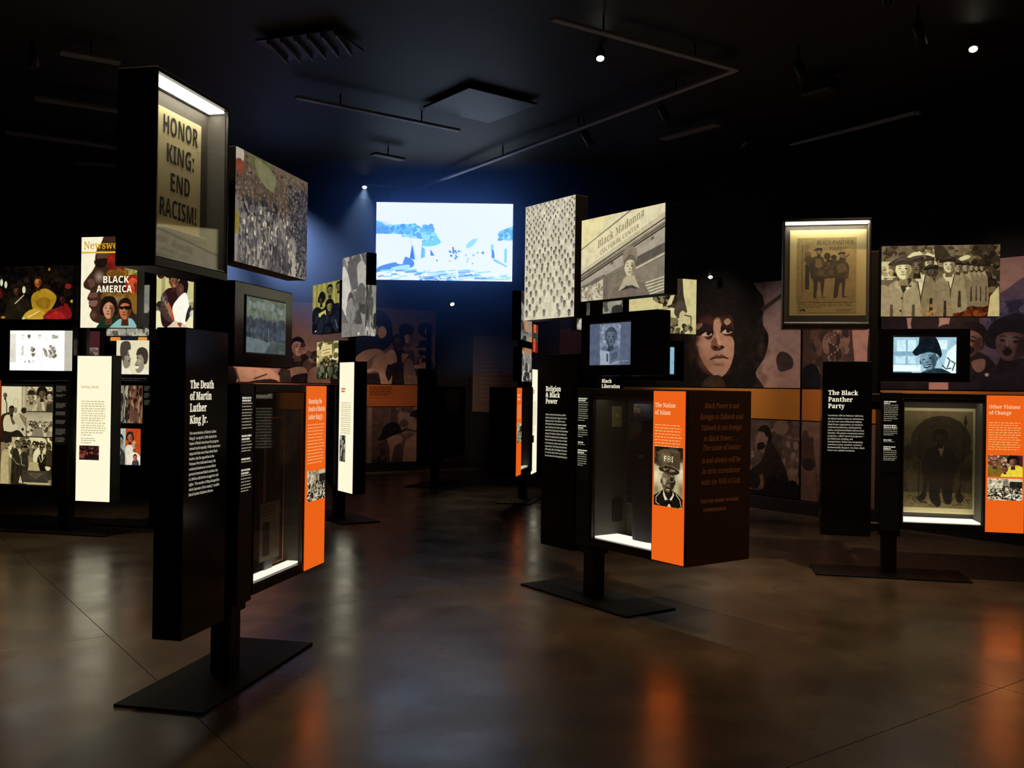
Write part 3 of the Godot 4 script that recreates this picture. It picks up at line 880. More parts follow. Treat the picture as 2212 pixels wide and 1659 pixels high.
func lamps() -> void:
	# the ones whose bright faces the photograph shows
	spot(Vector3(.8, 4.7, -8.85), Vector3(.9, 0, -6.2), 4.0, 24, "bright round spotlight in the upper middle of the dark ceiling", Color("#ffd9a8"), 0.0)
	spot(Vector3(4.18, 4.7, -8.47), Vector3(3.2, 0, -5.6), 3.0, 26, "orange-tinted spotlight at the upper right corner of the ceiling", Color("#ffc890"), 0.0)
	spot(Vector3(5.27, 4.7, -12.52), Vector3(3.5, 0, -8.8), 3.0, 26, "bright spotlight above the beret file lightbox at right", Color("#ffd9a8"), 0.0)
	spot(Vector3(6.12, 4.7, -11.98), Vector3(5.2, 0, -8.6), 2.0, 26, "small dim spotlight near the right edge of the ceiling", Color("#ffd0a0"), .012)
	spot(Vector3(-2.4, 4.7, -14.78), Vector3(-2.2, 0, -12.0), 4.0, 28, "small bright spotlight just above the hanging screen's left corner", Color("#ffd9a8"), 0.0)
	spot(Vector3(-1.05, 2.96, -16.0), Vector3(.3, 0, -12.6), 1.5, 24, "tiny spotlight glowing below the hanging screen", Color("#ffd9a8"), 0.0)
	spot(Vector3(2.68, 3.08, -12.6), Vector3(2.0, 0, -9.6), 1.5, 24, "small spotlight just above the woman mural", Color("#ffe4c4"), 0.0, .035, Vector3(.3, .0, -.22))
	# the ones that light the murals, the floor and the stands, their faces hidden in dark cans or outside the frame
	for q in [[6.1, 6.0, 9.0, 1.8, "the face of the woman mural"], [7.4, 7.3, 5.0, 1.4, "the right edge of the woman mural"], [9.2, 8.7, 9.0, 1.9, "the left half of the shouting crowd mural"], [10.4, 9.9, 7.0, 1.9, "the right half of the shouting crowd mural"]]:
		spot(room_at(q[0], 4.6, 2.4), room_at(q[1], q[3], 0), q[2], 21, "dark spotlight can aimed at " + q[4], Color("#ffe2c8"), .08)
	spot(Vector3(2.9, 4.65, -11.6), room_at(.9, 1.75, 0), 30.0, 9, "dark spotlight can aimed at the plain brownish text mural", Color("#ffd8bc"), .08)
	for q in [[-5.2, -12.2, 3.8, 46.0, "leather jackets"], [-4.2, -11.4, 1.6, 80.0, "pale-jacket group"]]:
		spot(Vector3(q[0], 4.65, q[1]), room_at(0, 2.0, q[2]), q[3], 15, "dark spotlight can aimed at the %s mural on the far wall" % q[4], Color("#ffd8bc"), .08)
	for q in [[-1.75, -4.45, -1.4, -5.1, 5.0], [.55, -6.5, .85, -7.1, 4.5], [2.9, -7.25, 3.3, -8.2, 7.0], [-4.7, -9.0, -4.3, -9.5, 4.0], [-3.4, -5.5, -3.4, -6.2, 6.0], [2.2, -3.4, 2.2, -4.0, 2.2], [-2.2, -2.2, -2.2, -2.6, 1.6], [4.6, -4.6, 4.2, -5.0, 3.0], [2.9, -4.4, 1.6, -6.6, 3.0], [-2.5, 3.2, -2.5, 2.6, 34.0], [2.8, 2.4, 2.8, 1.8, 34.0]]:
		spot(Vector3(q[0], 4.65, q[1]), Vector3(q[2], 0, q[3]), q[4], 30, "ceiling spotlight above the open floor, outside the picture" if q[1] > -8.0 else "dark spotlight can over the far left stand, high at the left edge", Color("#ffd6a6"), .06)

# ---------------------------------------------------------------- what hangs under the ceiling
func bar(a: Vector3, b: Vector3, w: float, t: float, called: String, label: String, category: String, mat: Material, group := "") -> Node3D:
	var o := thing(called, label, category, (a + b) / 2, atan2(-(b - a).z, (b - a).x), group)
	part(o, "profile", box((b - a).length(), t, w, .004), mat)
	var n := int((b - a).length() / 2.0) + 1
	for i in n:
		var x := ((i + .5) / n - .5) * (b - a).length()
		part(o, "hanger", box(.015, CEILING - a.y - t / 2 + .01, .015, .002), M.black, Vector3(x, (CEILING - a.y + t / 2) / 2, 0))
	return o

func ceiling_things() -> void:
	var rail := paint("#c6c6cc", .5)
	var h := 4.7
	for q in [[-1.57, -14.83, 2.16, -9.09, "long pale ceiling track running up from the bright screen's top"], [-2.34, -14.54, -1.57, -14.83, "short pale track end above the bright screen"],
		[2.16, -9.09, .3, -7.9, "faint cross track near the upper middle spotlight"], [1.49, -15.04, 4.5, -10.4, "faint long ceiling track between the middle and right stands"],
		[4.5, -10.4, 5.9, -11.5, "faint cross track by the right-hand spotlights"], [4.27, -12.45, 5.6, -13.2, "short faint track left of the right-hand bright spotlight"],
		[3.35, -14.0, 5.37, -14.95, "faint far track above the woman mural"], [5.81, -13.3, 7.97, -14.77, "faint track over the beret file lightbox"],
		[-2.42, -10.17, -.7, -11.40, "faint track left of the bluish ceiling panel"]]:
		bar(Vector3(q[0], h, q[1]), Vector3(q[2], h, q[3]), .07, .03, "ceiling_track", q[4], "track", rail, "ceiling tracks")
	for q in [[-4.38, -8.87, -3.92, -9.14, "pale flat ceiling strip nearest the upper left corner"], [-5.38, -10.34, -4.61, -10.79, "second pale ceiling strip down the left side, left of the tall poster case"],
		[-6.5, -11.78, -5.34, -12.51, "long pale ceiling strip at the left edge, third one down"], [-6.39, -13.4, -5.74, -13.53, "dim short ceiling strip far left, fourth one down"],
		[-6.88, -14.51, -6.23, -14.7, "dim short ceiling strip far left, lowest of the row"], [-1.94, -12.61, -1.57, -12.92, "small pale ceiling strip just above the spotlight by the bright screen"],
		[1.85, -11.65, 2.4, -10.95, "greyish flat ceiling strip between the middle stand and the right poster case"]]:
		bar(Vector3(q[0], h, q[1]), Vector3(q[2], h, q[3]), .14, .03, "ceiling_strip", q[4], "ceiling strip", paint("#8d877d", .6), "pale ceiling strips")
	var pa := thing("ceiling_panel", "bluish square panel hanging under the ceiling above the bright screen", "panel", Vector3(-.42, 4.80, -10.7), deg_to_rad(-53))
	part(pa, "board", box(.95, .03, .95, .006), paint("#5d5f68", .45))
	for s in [-1, 1]:
		part(pa, "hanger", box(.02, .03, .02, .002), M.black, Vector3(s * .4, .028, 0))
	var gr := thing("ceiling_grille", "slatted ceiling grille at the upper left, catching reddish light", "grille", Vector3(-1.98, 4.76, -8.85), deg_to_rad(-20))
	part(gr, "frame", box(.86, .02, .56, .004), M.black, Vector3(0, .03, 0))
	for i in 6:
		part(gr, "slat", box(.02, .05, .54, .003), paint("#8d8078", .4, .4), Vector3(-.36 + i * .145, .0, 0), Vector3(0, .25, .3))
	part(gr, "hanger", box(.02, .05, .02, .002), M.black, Vector3(0, .06, 0))
	var sp := thing("ceiling_speaker", "dim brownish loudspeaker box under the ceiling at upper right", "speaker", Vector3(3.16, 4.70, -9.6), deg_to_rad(-53))
	part(sp, "cabinet", box(.36, .14, .2, .02), paint("#3d342c", .5))
	part(sp, "bracket", box(.03, .09, .03, .004), M.black, Vector3(0, .10, 0))
# ---------------------------------------------------------------- the printed photographs, one function each
const WARM := ["#c9b48c", "#a58d66", "#8a7350", "#6d5a3c"]

func pic_march() -> Texture2D:             # colour photograph of a long street march seen from above
	var p := Pic.new(460, 320, "#8f8578", 3)
	p.grad("#7d6a55", "#5a4b3c", 0, 0, 100, 42)
	p.mottle(["#7d6357", "#5e4a3c", "#97836a", "#443a34", "#8a7a74", "#6b5146"], 900, 0, 4, 100, 46, .6, 1.7)
	p.blob("#6f6f48", [14, -4, 42, -4, 44, 22, 24, 16])
	p.blob("#8d8a62", [24, 2, 50, 10, 46, 26, 28, 18])
	p.ell("#d8cdb8", 4, 5, 5, 8)
	p.ell("#9a4f36", 4, 16, 5, 7)
	p.mottle(["#31303a", "#252733", "#57525a", "#87807c", "#3b3a45"], 500, 70, 12, 100, 64, .9, 2.0)
	p.poly("#aaa093", [0, 58, 24, 48, 66, 54, 82, 70, 98, 104, 0, 104])
	p.blob("#c3b69c", [14, 92, 34, 80, 38, 104, 14, 104])
	p.blob("#cbbfa8", [70, 76, 86, 84, 94, 104, 68, 104])
	for i in 16:
		var x := 4.0 + i * 4.4
		p.line(["#77706e", "#8d867f", "#66605f"][i % 3], 3.2, [x, 46, x + p.r.randf_range(-3, 5), 100])
	p.mottle(["#2c2b33", "#1f2029", "#3b3842"], 70, 8, 38, 62, 58, 1.2, 3.2)
	p.mottle(["#5c5860", "#4a464d", "#6f6868", "#9b9288", "#413d44"], 420, 4, 46, 76, 100, .8, 2.0, 1.9)
	p.mottle(["#eadfbd", "#e7dcc0", "#f2e8c8"], 34, 10, 48, 74, 92, 1.0, 2.2, 1.3)
	p.mottle(["#4a464b", "#6b6564", "#37343b"], 130, 44, 78, 70, 104, 1.0, 2.4, 1.8)
	p.mottle(["#242733", "#333543", "#4a4a55", "#857b76"], 260, 82, 44, 100, 100, 1.0, 2.2)
	p.mottle(["#d8b48a", "#cf9f6a"], 14, 4, 44, 70, 70, .9, 1.5)
	p.poly("#a98f3c", [0, 56, 4, 56, 4, 74, 0, 76])
	p.soft("#3a3d58", 104, 50, 26, 60, .55)
	return p.finish(.10)

func pic_faces() -> Texture2D:             # pale print with row upon row of small faces, larger towards the foot
	var p := Pic.new(300, 460, "#d9d2b4", 5)
	p.grad("#cdc8b4", "#dcd5b6")
	p.mottle(["#d0c9ac", "#e3dcc0", "#c6bfa4"], 500, 0, 0, 100, 100, 1, 3)
	var y := 1.5
	var row := 0
	while y < 99:
		var s := lerpf(1.3, 3.7, y / 100.0)
		var n := int(lerpf(12, 6.4, y / 100.0))
		for i in n:
			if p.r.randf() < .08:
				continue
			var x := (i + .5 + (.35 if row % 2 else -.1) + p.r.randf_range(-.12, .12)) * 100.0 / n
			var yy := y + p.r.randf_range(-.35, .35) * s
			var g: String = ["#4d4640", "#5d554c", "#413b3b", "#6c6458", "#39343a"][p.r.randi() % 5]
			p.ell("#a79f8b", x + .6, yy + s * .2, s * .78, s * .85, .3)
			p.ell(g, x, yy - s * .25, s * .72, s * .62)
			p.ell("#897e6c", x, yy + s * .2, s * .5, s * .6)
			p.ell(g, x - s * .2, yy + s * .1, s * .24, s * .14)
			p.ell(g, x + s * .1, yy + s * .5, s * .3, s * .13)
		y += s * 1.75
		row += 1
	p.soft("#e9e2c0", 55, 80, 60, 40, .3)
	return p.finish(.05, 2.0, .07)

func pic_centre() -> Texture2D:            # sepia: a man with an open collar below the sloping fascia of a shop-front
	var p := Pic.new(440, 320, "#8f826f", 6)
	p.poly("#ecdfa6", [0, 0, 100, 0, 100, 8, 0, 64])
	p.poly("#e6dab0", [40, 0, 100, 0, 100, 20, 0, 62, 0, 40])
	p.line("#6f6554", 1.6, [0, 36, 62, 0])
	p.poly("#c9bd9b", [0, 62, 100, 10, 100, 20, 0, 68])
	p.line("#393228", 1.4, [0, 67.5, 100, 17])
	p.line("#4a4236", 1.0, [0, 72, 100, 23])
	p.line("#2f2922", 1.4, [0, 75, 100, 26])
	p.poly("#aa9e8c", [0, 76, 100, 27, 100, 46, 0, 88])
	for q in [[40, 58], [67, 47], [87, 37], [55, 53]]:
		p.ell("#5f574c", q[0], q[1], 2.0, 1.4, -.4)
	p.poly("#807664", [30, 72, 100, 44, 100, 100, 30, 100])
	for i in 14:
		p.line("#6d6353", .7, [32, 76 + i * 3.2, 66, 62 + i * 3.4])
	p.poly("#5d5549", [62, 58, 100, 44, 100, 54, 62, 68])
	p.line("#d8cdb0", 1.6, [64, 70, 100, 56])
	p.poly("#8d836f", [66, 72, 100, 59, 100, 82, 66, 88])
	for i in 22:
		p.line("#766c5a", .7, [67 + i * 1.6, 71 - i * .6, 67 + i * 1.6, 88])
	for i in 5:
		p.line("#d9cfae", 1.3, [80, 86 + i * 3.6, 100, 82 + i * 3.4])
	p.poly("#6f6658", [0, 82, 30, 70, 35, 74, 35, 100, 0, 100])
	p.poly("#b9ae93", [1, 88, 20, 79, 20, 100, 1, 100])
	p.poly("#c9bea2", [21, 79, 29, 75, 29, 100, 21, 100])
	p.mottle(["#968b74", "#d3c8aa", "#857a65"], 60, 2, 82, 28, 100, 1, 3)
	p.blob("#75695a", [40, 104, 41, 92, 47, 86, 55, 83, 72, 84, 80, 90, 82, 104])
	p.head(61.5, 65, 24, "#cfc29c", "#8d7f63", "#6f6350", "short", -.1)
	p.blob("#8c7e68", [54, 60, 53, 50, 57, 43, 62, 42, 67, 44, 70, 51, 69, 60, 67, 54, 61, 51, 56, 54])
	p.poly("#b9ac88", [56, 76, 67, 76, 68, 82, 61, 87, 55, 82])
	p.poly("#b5a98c", [55, 77, 48, 92, 58, 88, 61, 86])
	p.poly("#b5a98c", [67, 77, 73, 91, 64, 88, 61, 86])
	p.poly("#3d3539", [51, 92, 58, 86.5, 61, 88, 64, 86.5, 72, 92, 62, 90])
	p.soft("#f3e6a8", 10, 16, 40, 34, .45)
	return p.finish(.07)

func pic_reader() -> Texture2D:            # blue-grey film frame: a man holding an open book
	var p := Pic.new(240, 200, "#5f6b85", 7)
	p.rect("#626e88", 0, 0, 28, 100)
	p.rect("#66718c", 76, 0, 100, 100)
	p.rect("#8e9cb4", 26, 2, 76, 100)
	p.mottle(["#a5b2c8", "#7d8ba5", "#b6c1d3"], 60, 27, 4, 75, 50, 2, 5)
	p.blob("#6b7890", [28, 66, 38, 54, 66, 54, 75, 64, 75, 90, 28, 90])
	p.poly("#c2cddd", [42, 54, 64, 54, 54, 68])
	p.head(53, 34, 42, "#6f7c93", "#3d475b", "#4c566b", "short", .2)
	p.poly("#b7c3d4", [26, 62, 50, 68, 50, 100, 28, 100])
	p.poly("#74819a", [50, 68, 74, 58, 74, 90, 51, 100])
	p.poly("#5a667e", [54, 74, 70, 68, 70, 84, 54, 91])
	p.poly("#46526a", [43, 72, 47, 74, 47, 92, 43, 92])
	p.line("#c9d3e0", 2, [51, 100, 74, 90])
	p.line("#aeb9c9", 1.2, [80, 91, 97, 90])
	return p.finish(.05)

func pic_capped_man() -> Texture2D:        # sepia portrait: a man with round glasses, tall cap, piped jacket and bow tie
	var p := Pic.new(240, 380, "#bfae84", 8)
	p.grad("#2a2419", "#c9b88e", 0, 0, 100, 45)
	p.mottle(["#2a2419", "#3b3326", "#1d1810"], 40, 0, 0, 100, 22, 5, 14)
	p.soft("#f7ecc0", 4, 50, 36, 26, .9)
	p.soft("#f7ecc0", 98, 40, 24, 26, .9)
	p.soft("#7a6a48", 6, 74, 20, 16, .8)
	p.soft("#6a5a3c", 96, 70, 16, 20, .8)
	p.poly("#14100c", [-2, 84, 18, 78, 34, 72, 66, 72, 84, 77, 104, 86, 104, 104, -2, 104])
	p.poly("#0f0c09", [40, 62, 64, 62, 66, 82, 50, 90, 38, 80])
	p.head(50, 56, 40, "#5d4d36", "#1c150d", "#15100b", "bald", -.15)
	p.blob("#8d7a58", [31, 52, 40, 50, 44, 56, 40, 64, 34, 62])
	p.soft("#cbb98f", 37, 58, 9, 8, .7)
	p.soft("#b8a57c", 50, 66, 8, 7, .6)
	p.ell("#251b12", 50, 69.2, 8, 1.9)
	p.ell("#c4b08a", 50, 71.4, 6, 1.3)
	p.line("#e6dab2", .5, [27, 50, 33, 50.4])
	for q in [[38, 51.5], [63, 53]]:
		for i in 14:
			var a: float = i * TAU / 14
			p.line("#d9cda8", .6, [q[0] + cos(a) * 9.5, q[1] + sin(a) * 4.8, q[0] + cos(a + .45) * 9.5, q[1] + sin(a + .45) * 4.8])
	p.poly("#e8dcb6", [34, 72, 42, 82, 50, 88, 40, 90, 33, 80])
	p.poly("#e8dcb6", [68, 73, 66, 80, 56, 87, 62, 90, 72, 79])
	p.poly("#0c0a08", [44, 88, 54, 91, 66, 87, 66, 97, 54, 94, 44, 98])
	p.poly("#d6c8a0", [52, 95, 58, 95, 66, 104, 46, 104])
	for q in [[24, 77, 8, 86, 8, 95, 20, 98], [78, 77, 92, 86, 98, 100, 90, 99]]:
		p.line("#ded2ac", 1.3, q)
	p.blob("#2b2218", [18, 36, 40, 31, 66, 33, 88, 39, 84, 44, 66, 46, 40, 43, 22, 41])
	p.poly("#4b3c29", [10, 12, 24, 6, 60, 4, 92, 8, 90, 38, 68, 33, 42, 31, 19, 36])
	p.soft("#8f7a56", 38, 18, 26, 16, .8)
	p.blob("#5b4a33", [10, 12, 28, 5, 62, 3.4, 92, 8, 60, 9.5, 30, 10])
	p.line("#a08c66", .8, [20, 35, 42, 30.5, 68, 32.5, 89, 37])
	p.mottle(["#b7a47c", "#7d6a49"], 12, 30, 36.5, 74, 41, 1, 2)
	p.poly("#e9deb8", [35, 15.5, 44, 15, 44, 16.6, 38.4, 17, 38.4, 18.8, 42.6, 18.6, 42.6, 20.2, 38.4, 20.4, 38.6, 24.4, 35.4, 24.8])
	for i in 14:
		var a: float = i * TAU / 14
		p.line("#e9deb8", .9, [52 + cos(a) * 6, 19.8 + sin(a) * 4.6, 52 + cos(a + .5) * 6, 19.8 + sin(a + .5) * 4.6])
	p.ell("#e9deb8", 52, 19.8, 2.4, 1.7)
	p.poly("#e9deb8", [61.4, 15.4, 67, 15.8, 67, 17, 65.4, 17, 65.2, 23.6, 67, 23.8, 67, 25, 61, 24.6, 61, 23.4, 62.6, 23.4, 62.8, 16.8, 61.4, 16.6])
	return p.finish(.06)

func pic_platoon() -> Texture2D:           # sepia: a file of young men in berets and buttoned jackets, receding to the right
	var p := Pic.new(640, 400, "#6d5d42", 9)
	p.mottle(["#57482f", "#6b5a3e", "#3e3222", "#7b6a4a"], 260, 0, 0, 100, 38, 2, 6, .6)
	p.blob("#e6d79c", [20, 20, 28, 9, 46, 6, 46, 16, 40, 14, 34, 13, 26, 16, 22, 22])
	p.blob("#d8c990", [38, 22, 46, 18, 47, 30, 39, 32])
	p.mottle(["#57482f", "#8a7753"], 16, 30, 4, 46, 12, 1.5, 3.5, .6)
	p.blob("#3a2e1e", [45, 0, 52, 0, 60, 22, 48, 26])
	p.blob("#dccd94", [66, 18, 73, 14, 75, 18, 68, 22])
	p.mottle(["#33271a", "#42341f", "#241a10"], 90, 78, 0, 100, 60, 2, 6)
	p.rect("#d8c990", 0, 22, 10, 48)
	p.mottle(["#a8976a", "#857348"], 30, 0, 26, 12, 46, 1.5, 3)
	p.line("#e9dcae", 1.4, [0, 44, 12, 44])
	p.poly("#4e1f0c", [52, 80, 96, 66, 96, 100, 40, 100])
	p.mottle(["#6d2d10", "#3a1608", "#7b3a16"], 80, 44, 76, 94, 100, 2, 5)
	p.poly("#c5b277", [92, 72, 99, 58, 100, 100, 90, 100])
	var far := [[85, 32, 8], [80.5, 32, 8.5], [76.5, 31, 9.5], [71.5, 31, 12], [65, 31, 14]]
	for q in far:
		p.coat(q[0] + 1, q[1] + q[2] * .62, q[2] * .5, 42 - (85 - q[0]) * .1, "#7d6c4c", "#33291b")
		p.poly("#9c8a63", [q[0] - q[2] * .2, q[1] + q[2] * .6, q[0] + q[2] * .3, q[1] + q[2] * .6, q[0] + q[2] * .4, q[1] + q[2] * 1.6])
		p.head(q[0], q[1], q[2], "#a08c66", "#40331f", "#231a10", "beret", -.2)
	for q in [[42, 24, 12], [51, 24, 13]]:
		p.head(q[0], q[1], q[2], "#97835d", "#40331f", "#2b2114", "beret", -.3)
	p.coat(59, 41, 12, 46, "#93815c", "#392d1c", "#d8ca9c")
	p.poly("#d2c393", [52, 41, 57, 38, 60, 52, 55, 50])
	p.head(57.5, 28, 21, "#d3c394", "#6a5836", "#2a2015", "beret", -.3)
	p.coat(47, 50, 12, 56, "#8a7855", "#2f2518")
	p.head(43.5, 38, 19, "#584830", "#1d150c", "#22190f", "beret", .2)
	p.coat(34, 41, 14, 66, "#85734f", "#2a2115", "#dccf9e")
	p.poly("#cfc092", [27, 40, 34, 38, 36, 52, 30, 50])
	p.head(30.5, 28, 23, "#6d5b3d", "#2a1f12", "#3a2e20", "beret", -.4)
	p.head(12.5, 30, 16, "#7a6746", "#2b2114", "#2b2114", "beret", -.5)
	p.coat(2, 56, 8, 60, "#a08d65", "#4d3f29")
	p.coat(18.5, 48, 15, 70, "#a28f68", "#55462e")
	p.poly("#3b2f24", [14, 46, 26, 46, 26, 52, 19, 68, 14, 52])
	p.poly("#b7a57a", [12, 50, 15, 50, 19, 68, 12, 58])
	p.poly("#b7a57a", [26, 50, 30, 54, 24, 62, 19, 68])
	p.head(19, 33, 29, "#e9db9f", "#8f7d50", "#43372a", "beret", -.15)
	for q in [[18, 74], [17, 92], [25, 57]]:
		p.ell("#4b3d28", q[0], q[1], 1.2, 1.7)
	p.ell("#e3d6a6", 22.5, 60, 1.4, 2)
	p.line("#6b5a3b", .8, [19, 68, 18, 100])
	p.mottle(["#8f6a38", "#a87a44"], 20, 34, 84, 60, 100, 1, 2.5)
	return p.finish(.07)

func pic_armed_pair() -> Texture2D:        # toned poster print: two standing men in berets before a doorway
	var p := Pic.new(330, 400, "#b9a46a", 10)
	p.line("#75653f", 1.2, [9, 12, 9, 86])
	p.rect("#a48f59", 12, 10, 20, 30)
	p.rect("#2f2716", 14, 40, 21, 80)
	p.rect("#d3bf82", 13, 39, 22, 41)
	p.ell("#806f45", 18, 27, 6, 6)
	p.blob("#5d5031", [12, 34, 22, 28, 30, 40, 22, 46])
	p.poly("#3a301c", [52, 36, 66, 34, 74, 44, 72, 62, 42, 64, 40, 50])
	p.mottle(["#54472b", "#2b2314", "#6a5b38"], 60, 42, 36, 72, 60, 2, 4)
	p.ell("#33291a", 51, 29, 5.5, 5.5)
	p.ell("#2c2315", 62, 31, 5, 4)
	for q in [[[27, 58, 45, 58, 47, 66, 44, 92, 49, 93, 43, 94, 40, 70, 36, 68, 33, 92, 34, 94, 28, 94, 29, 80]], [[65, 58, 82, 58, 82, 66, 80, 90, 86, 92, 77, 93, 76, 70, 72, 72, 69, 92, 64, 94, 62, 94]]]:
		p.poly("#31281a", q[0])
	p.blob("#4d4129", [22, 34, 32, 29, 44, 31, 47, 44, 46, 60, 28, 60, 24, 60, 20, 46])
	p.poly("#8f7d50", [31, 33, 40, 33, 43, 44, 38, 50, 31, 44])
	p.poly("#3c3220", [22, 40, 29, 40, 29, 64, 24, 64])
	p.poly("#6e5f3b", [36, 50, 46, 52, 45, 60, 34, 59])
	p.blob("#463b25", [62, 40, 72, 35, 84, 39, 88, 48, 84, 62, 64, 60])
	p.poly("#76663f", [66, 42, 80, 40, 86, 52, 70, 56])
	p.poly("#58492c", [80, 56, 87, 54, 87, 64, 79, 64])
	p.line("#2a2112", 1.2, [60, 50, 88, 26])
	p.line("#2a2112", 1.5, [22, 52, 44, 46])
	p.head(37, 22, 10.5, "#a8935e", "#4c3f25", "#1f180c", "beret", .2)
	p.poly("#2a2112", [34, 26, 40, 26, 39, 30, 35, 30])
	p.head(76, 28, 9.5, "#b19b64", "#54462a", "#221a0e", "beret", .1)
	p.poly("#3b301b", [72, 31, 80, 32, 84, 36, 70, 37])
	p.soft("#b9a46a", 50, 100, 80, 10, .3)
	return p.finish(.05)

func pic_newsman() -> Texture2D:           # pale blue film frame: a young man in a dark hat before windows
	var p := Pic.new(340, 200, "#9cc3d4", 11)
	p.rect("#7fa9bd", 0, 40, 40, 52)
	p.rect("#c6e6ef", 6, 8, 36, 40)
	p.rect("#bfe1ec", 4, 54, 36, 74)
	p.rect("#88afc1", 20, 6, 23, 76)
	p.rect("#e3f5f8", 0, 78, 44, 96)
	p.rect("#8bb4c6", 62, 0, 70, 60)
	p.rect("#d4eef4", 71, 8, 86, 34)
	p.poly("#dff3f6", [86, 40, 100, 18, 100, 100, 78, 100])
	for q in [[78, 78, 84, 88, 92, 86], [86, 56, 90, 64, 86, 84], [92, 66, 98, 72, 94, 92]]:
		p.line("#243a47", 3, q)
	p.rect("#35505e", 0, 97, 30, 100)
	p.blob("#1c2c37", [46, 104, 50, 94, 62, 88, 78, 88, 92, 104])
	p.side_light = .8
	p.head(56, 61, 60, "#6b8ea0", "#22343f", "#1a2731", "none", -.45, -.22)
	p.ell("#10202a", 54, 82, 5.5, 3.6, -.2)
	p.ell("#eaf6f9", 54, 80.6, 4, 1.4, -.2)
	p.soft("#c3dde8", 47, 56, 6, 9, .6)
	p.soft("#c3dde8", 52, 92, 6, 6, .4)
	p.ell("#5d8092", 73, 54, 2.6, 7)
	p.blob("#0d151c", [32, 38, 40, 20, 43, -4, 62, -6, 71, 12, 77, 44, 75, 56, 69, 46, 56, 42, 44, 47, 36, 52, 31, 44])
	return p.finish(.04)

func pic_seated() -> Texture2D:            # very dark print: a man seated in a tall round-backed wicker chair
	var p := Pic.new(300, 400, "#7f6f47", 12)
	p.grad("#8c7c50", "#5b4d30")
	p.rect("#4a3e26", 0, 60, 100, 82)
	p.mottle(["#5a4c2e", "#44381f"], 60, 0, 40, 100, 82, 4, 9)
	p.rect("#8e7d50", 0, 84, 100, 100)
	for i in 40:
		var x := p.r.randf_range(8, 92)
		p.line(["#2a2213", "#b3a06a", "#4a3d22"][i % 3], .7, [x, p.r.randf_range(84, 97), x + p.r.randf_range(-12, 12), p.r.randf_range(86, 99)])
	p.ell("#2a2114", 8, 44, 8, 7)
	p.ell("#2a2114", 90, 64, 11, 8)
	p.ell("#3a2f1c", 55, 32, 43, 27)
	for i in 26:
		var a := PI + i * PI / 25
		p.line("#54462a", .5, [55 + cos(a) * 20, 34 + sin(a) * 10, 55 + cos(a) * 42, 32 + sin(a) * 26])
	for k in 3:
		for i in 30:
			var a := PI * .95 + i * PI * 1.1 / 29
			p.line("#241b0f", .5, [55 + cos(a) * (22 + k * 9), 33 + sin(a) * (12 + k * 6), 55 + cos(a + .13) * (22 + k * 9), 33 + sin(a + .13) * (12 + k * 6)])
	p.blob("#1c150b", [24, 46, 30, 52, 30, 80, 22, 92, 34, 90, 40, 70, 70, 70, 78, 92, 88, 90, 80, 76, 82, 52, 88, 46, 78, 56, 34, 56])
	p.line("#1a1309", 1.1, [24, 26, 24, 88])
	p.line("#1a1309", 1.2, [82, 88, 90, 8])
	p.poly("#1a1309", [87, 12, 89.4, 3, 92, 12, 91, 14, 88, 14])
	p.blob("#120d07", [30, 50, 38, 40, 48, 36, 62, 36, 72, 42, 80, 50, 84, 60, 74, 66, 70, 94, 60, 92, 56, 78, 50, 96, 40, 90, 38, 66, 28, 60])
	p.poly("#a89a74", [50, 37, 60, 36, 56, 48])
	p.head(54, 28, 13, "#3b2f1c", "#181108", "#0e0905", "afro", .1)
	p.blob("#221a0e", [28, 58, 40, 56, 42, 62, 30, 66])
	p.blob("#4b3e26", [74, 70, 80, 56, 84, 56, 80, 80, 76, 86])
	p.blob("#6a5b39", [8, 62, 14, 58, 22, 66, 20, 82, 8, 82])
	p.blob("#0f0a05", [44, 86, 52, 84, 56, 96, 48, 98])
	return p.finish(.04)

func pic_family() -> Texture2D:            # colour snapshot of two adults and a child, yellow pullovers
	var p := Pic.new(200, 120, "#6b5a48", 13)
	p.mottle(["#a08c70", "#4a3c30", "#8a2a20", "#c9b48c", "#3a4a40"], 90, 0, 0, 100, 60, 4, 10)
	p.rect("#8a2018", 0, 30, 10, 42)
	p.rect("#41202a", 78, 0, 100, 60)
	p.blob("#7d6420", [-4, 104, 2, 56, 22, 48, 38, 56, 42, 104])
	p.head(20, 30, 46, "#a86a4c", "#4d2a1c", "#8a6a58", "bald", .1)
	p.line("#2a1a14", 3, [12, 26, 30, 27])
	p.blob("#f0dc3a", [56, 104, 60, 60, 72, 46, 90, 48, 104, 62, 104, 104])
	p.blob("#f4e24a", [38, 104, 42, 84, 56, 78, 64, 88, 64, 104])
	p.head(72, 30, 46, "#8f4f33", "#3a1d12", "#17100e", "afro", -.2)
	p.head(49, 64, 30, "#9a4a34", "#46201a", "#231612", "short", 0)
	return p.finish(.05)

func pic_rally(c0 := "#d9c9a0", seed_ := 14) -> Texture2D:      # black-and-white rally, small pale heads and dark gaps
	var p := Pic.new(220, 150, c0, seed_)
	p.grad("#e6d8b4", "#a89878")
	p.mottle(["#f0e4c4", "#8d7f66", "#c5b592"], 60, 0, 0, 60, 40, 4, 9)
	p.rect("#3a342c", 44, 14, 60, 44)
	p.rect("#211d18", 64, 14, 100, 50)
	for i in 6:
		p.line("#d8c8a2", 2, [44 + i * 3, 16, 45 + i * 3, 34])
	p.mottle(["#e9dcba", "#b3a27e", "#26211b", "#15120f", "#f5ead0", "#4a4234"], 420, 0, 42, 100, 102, 2.2, 4.4)
	p.mottle(["#f5ead0", "#191510"], 60, 0, 74, 100, 104, 4, 7, .6)
	return p.finish(.08)

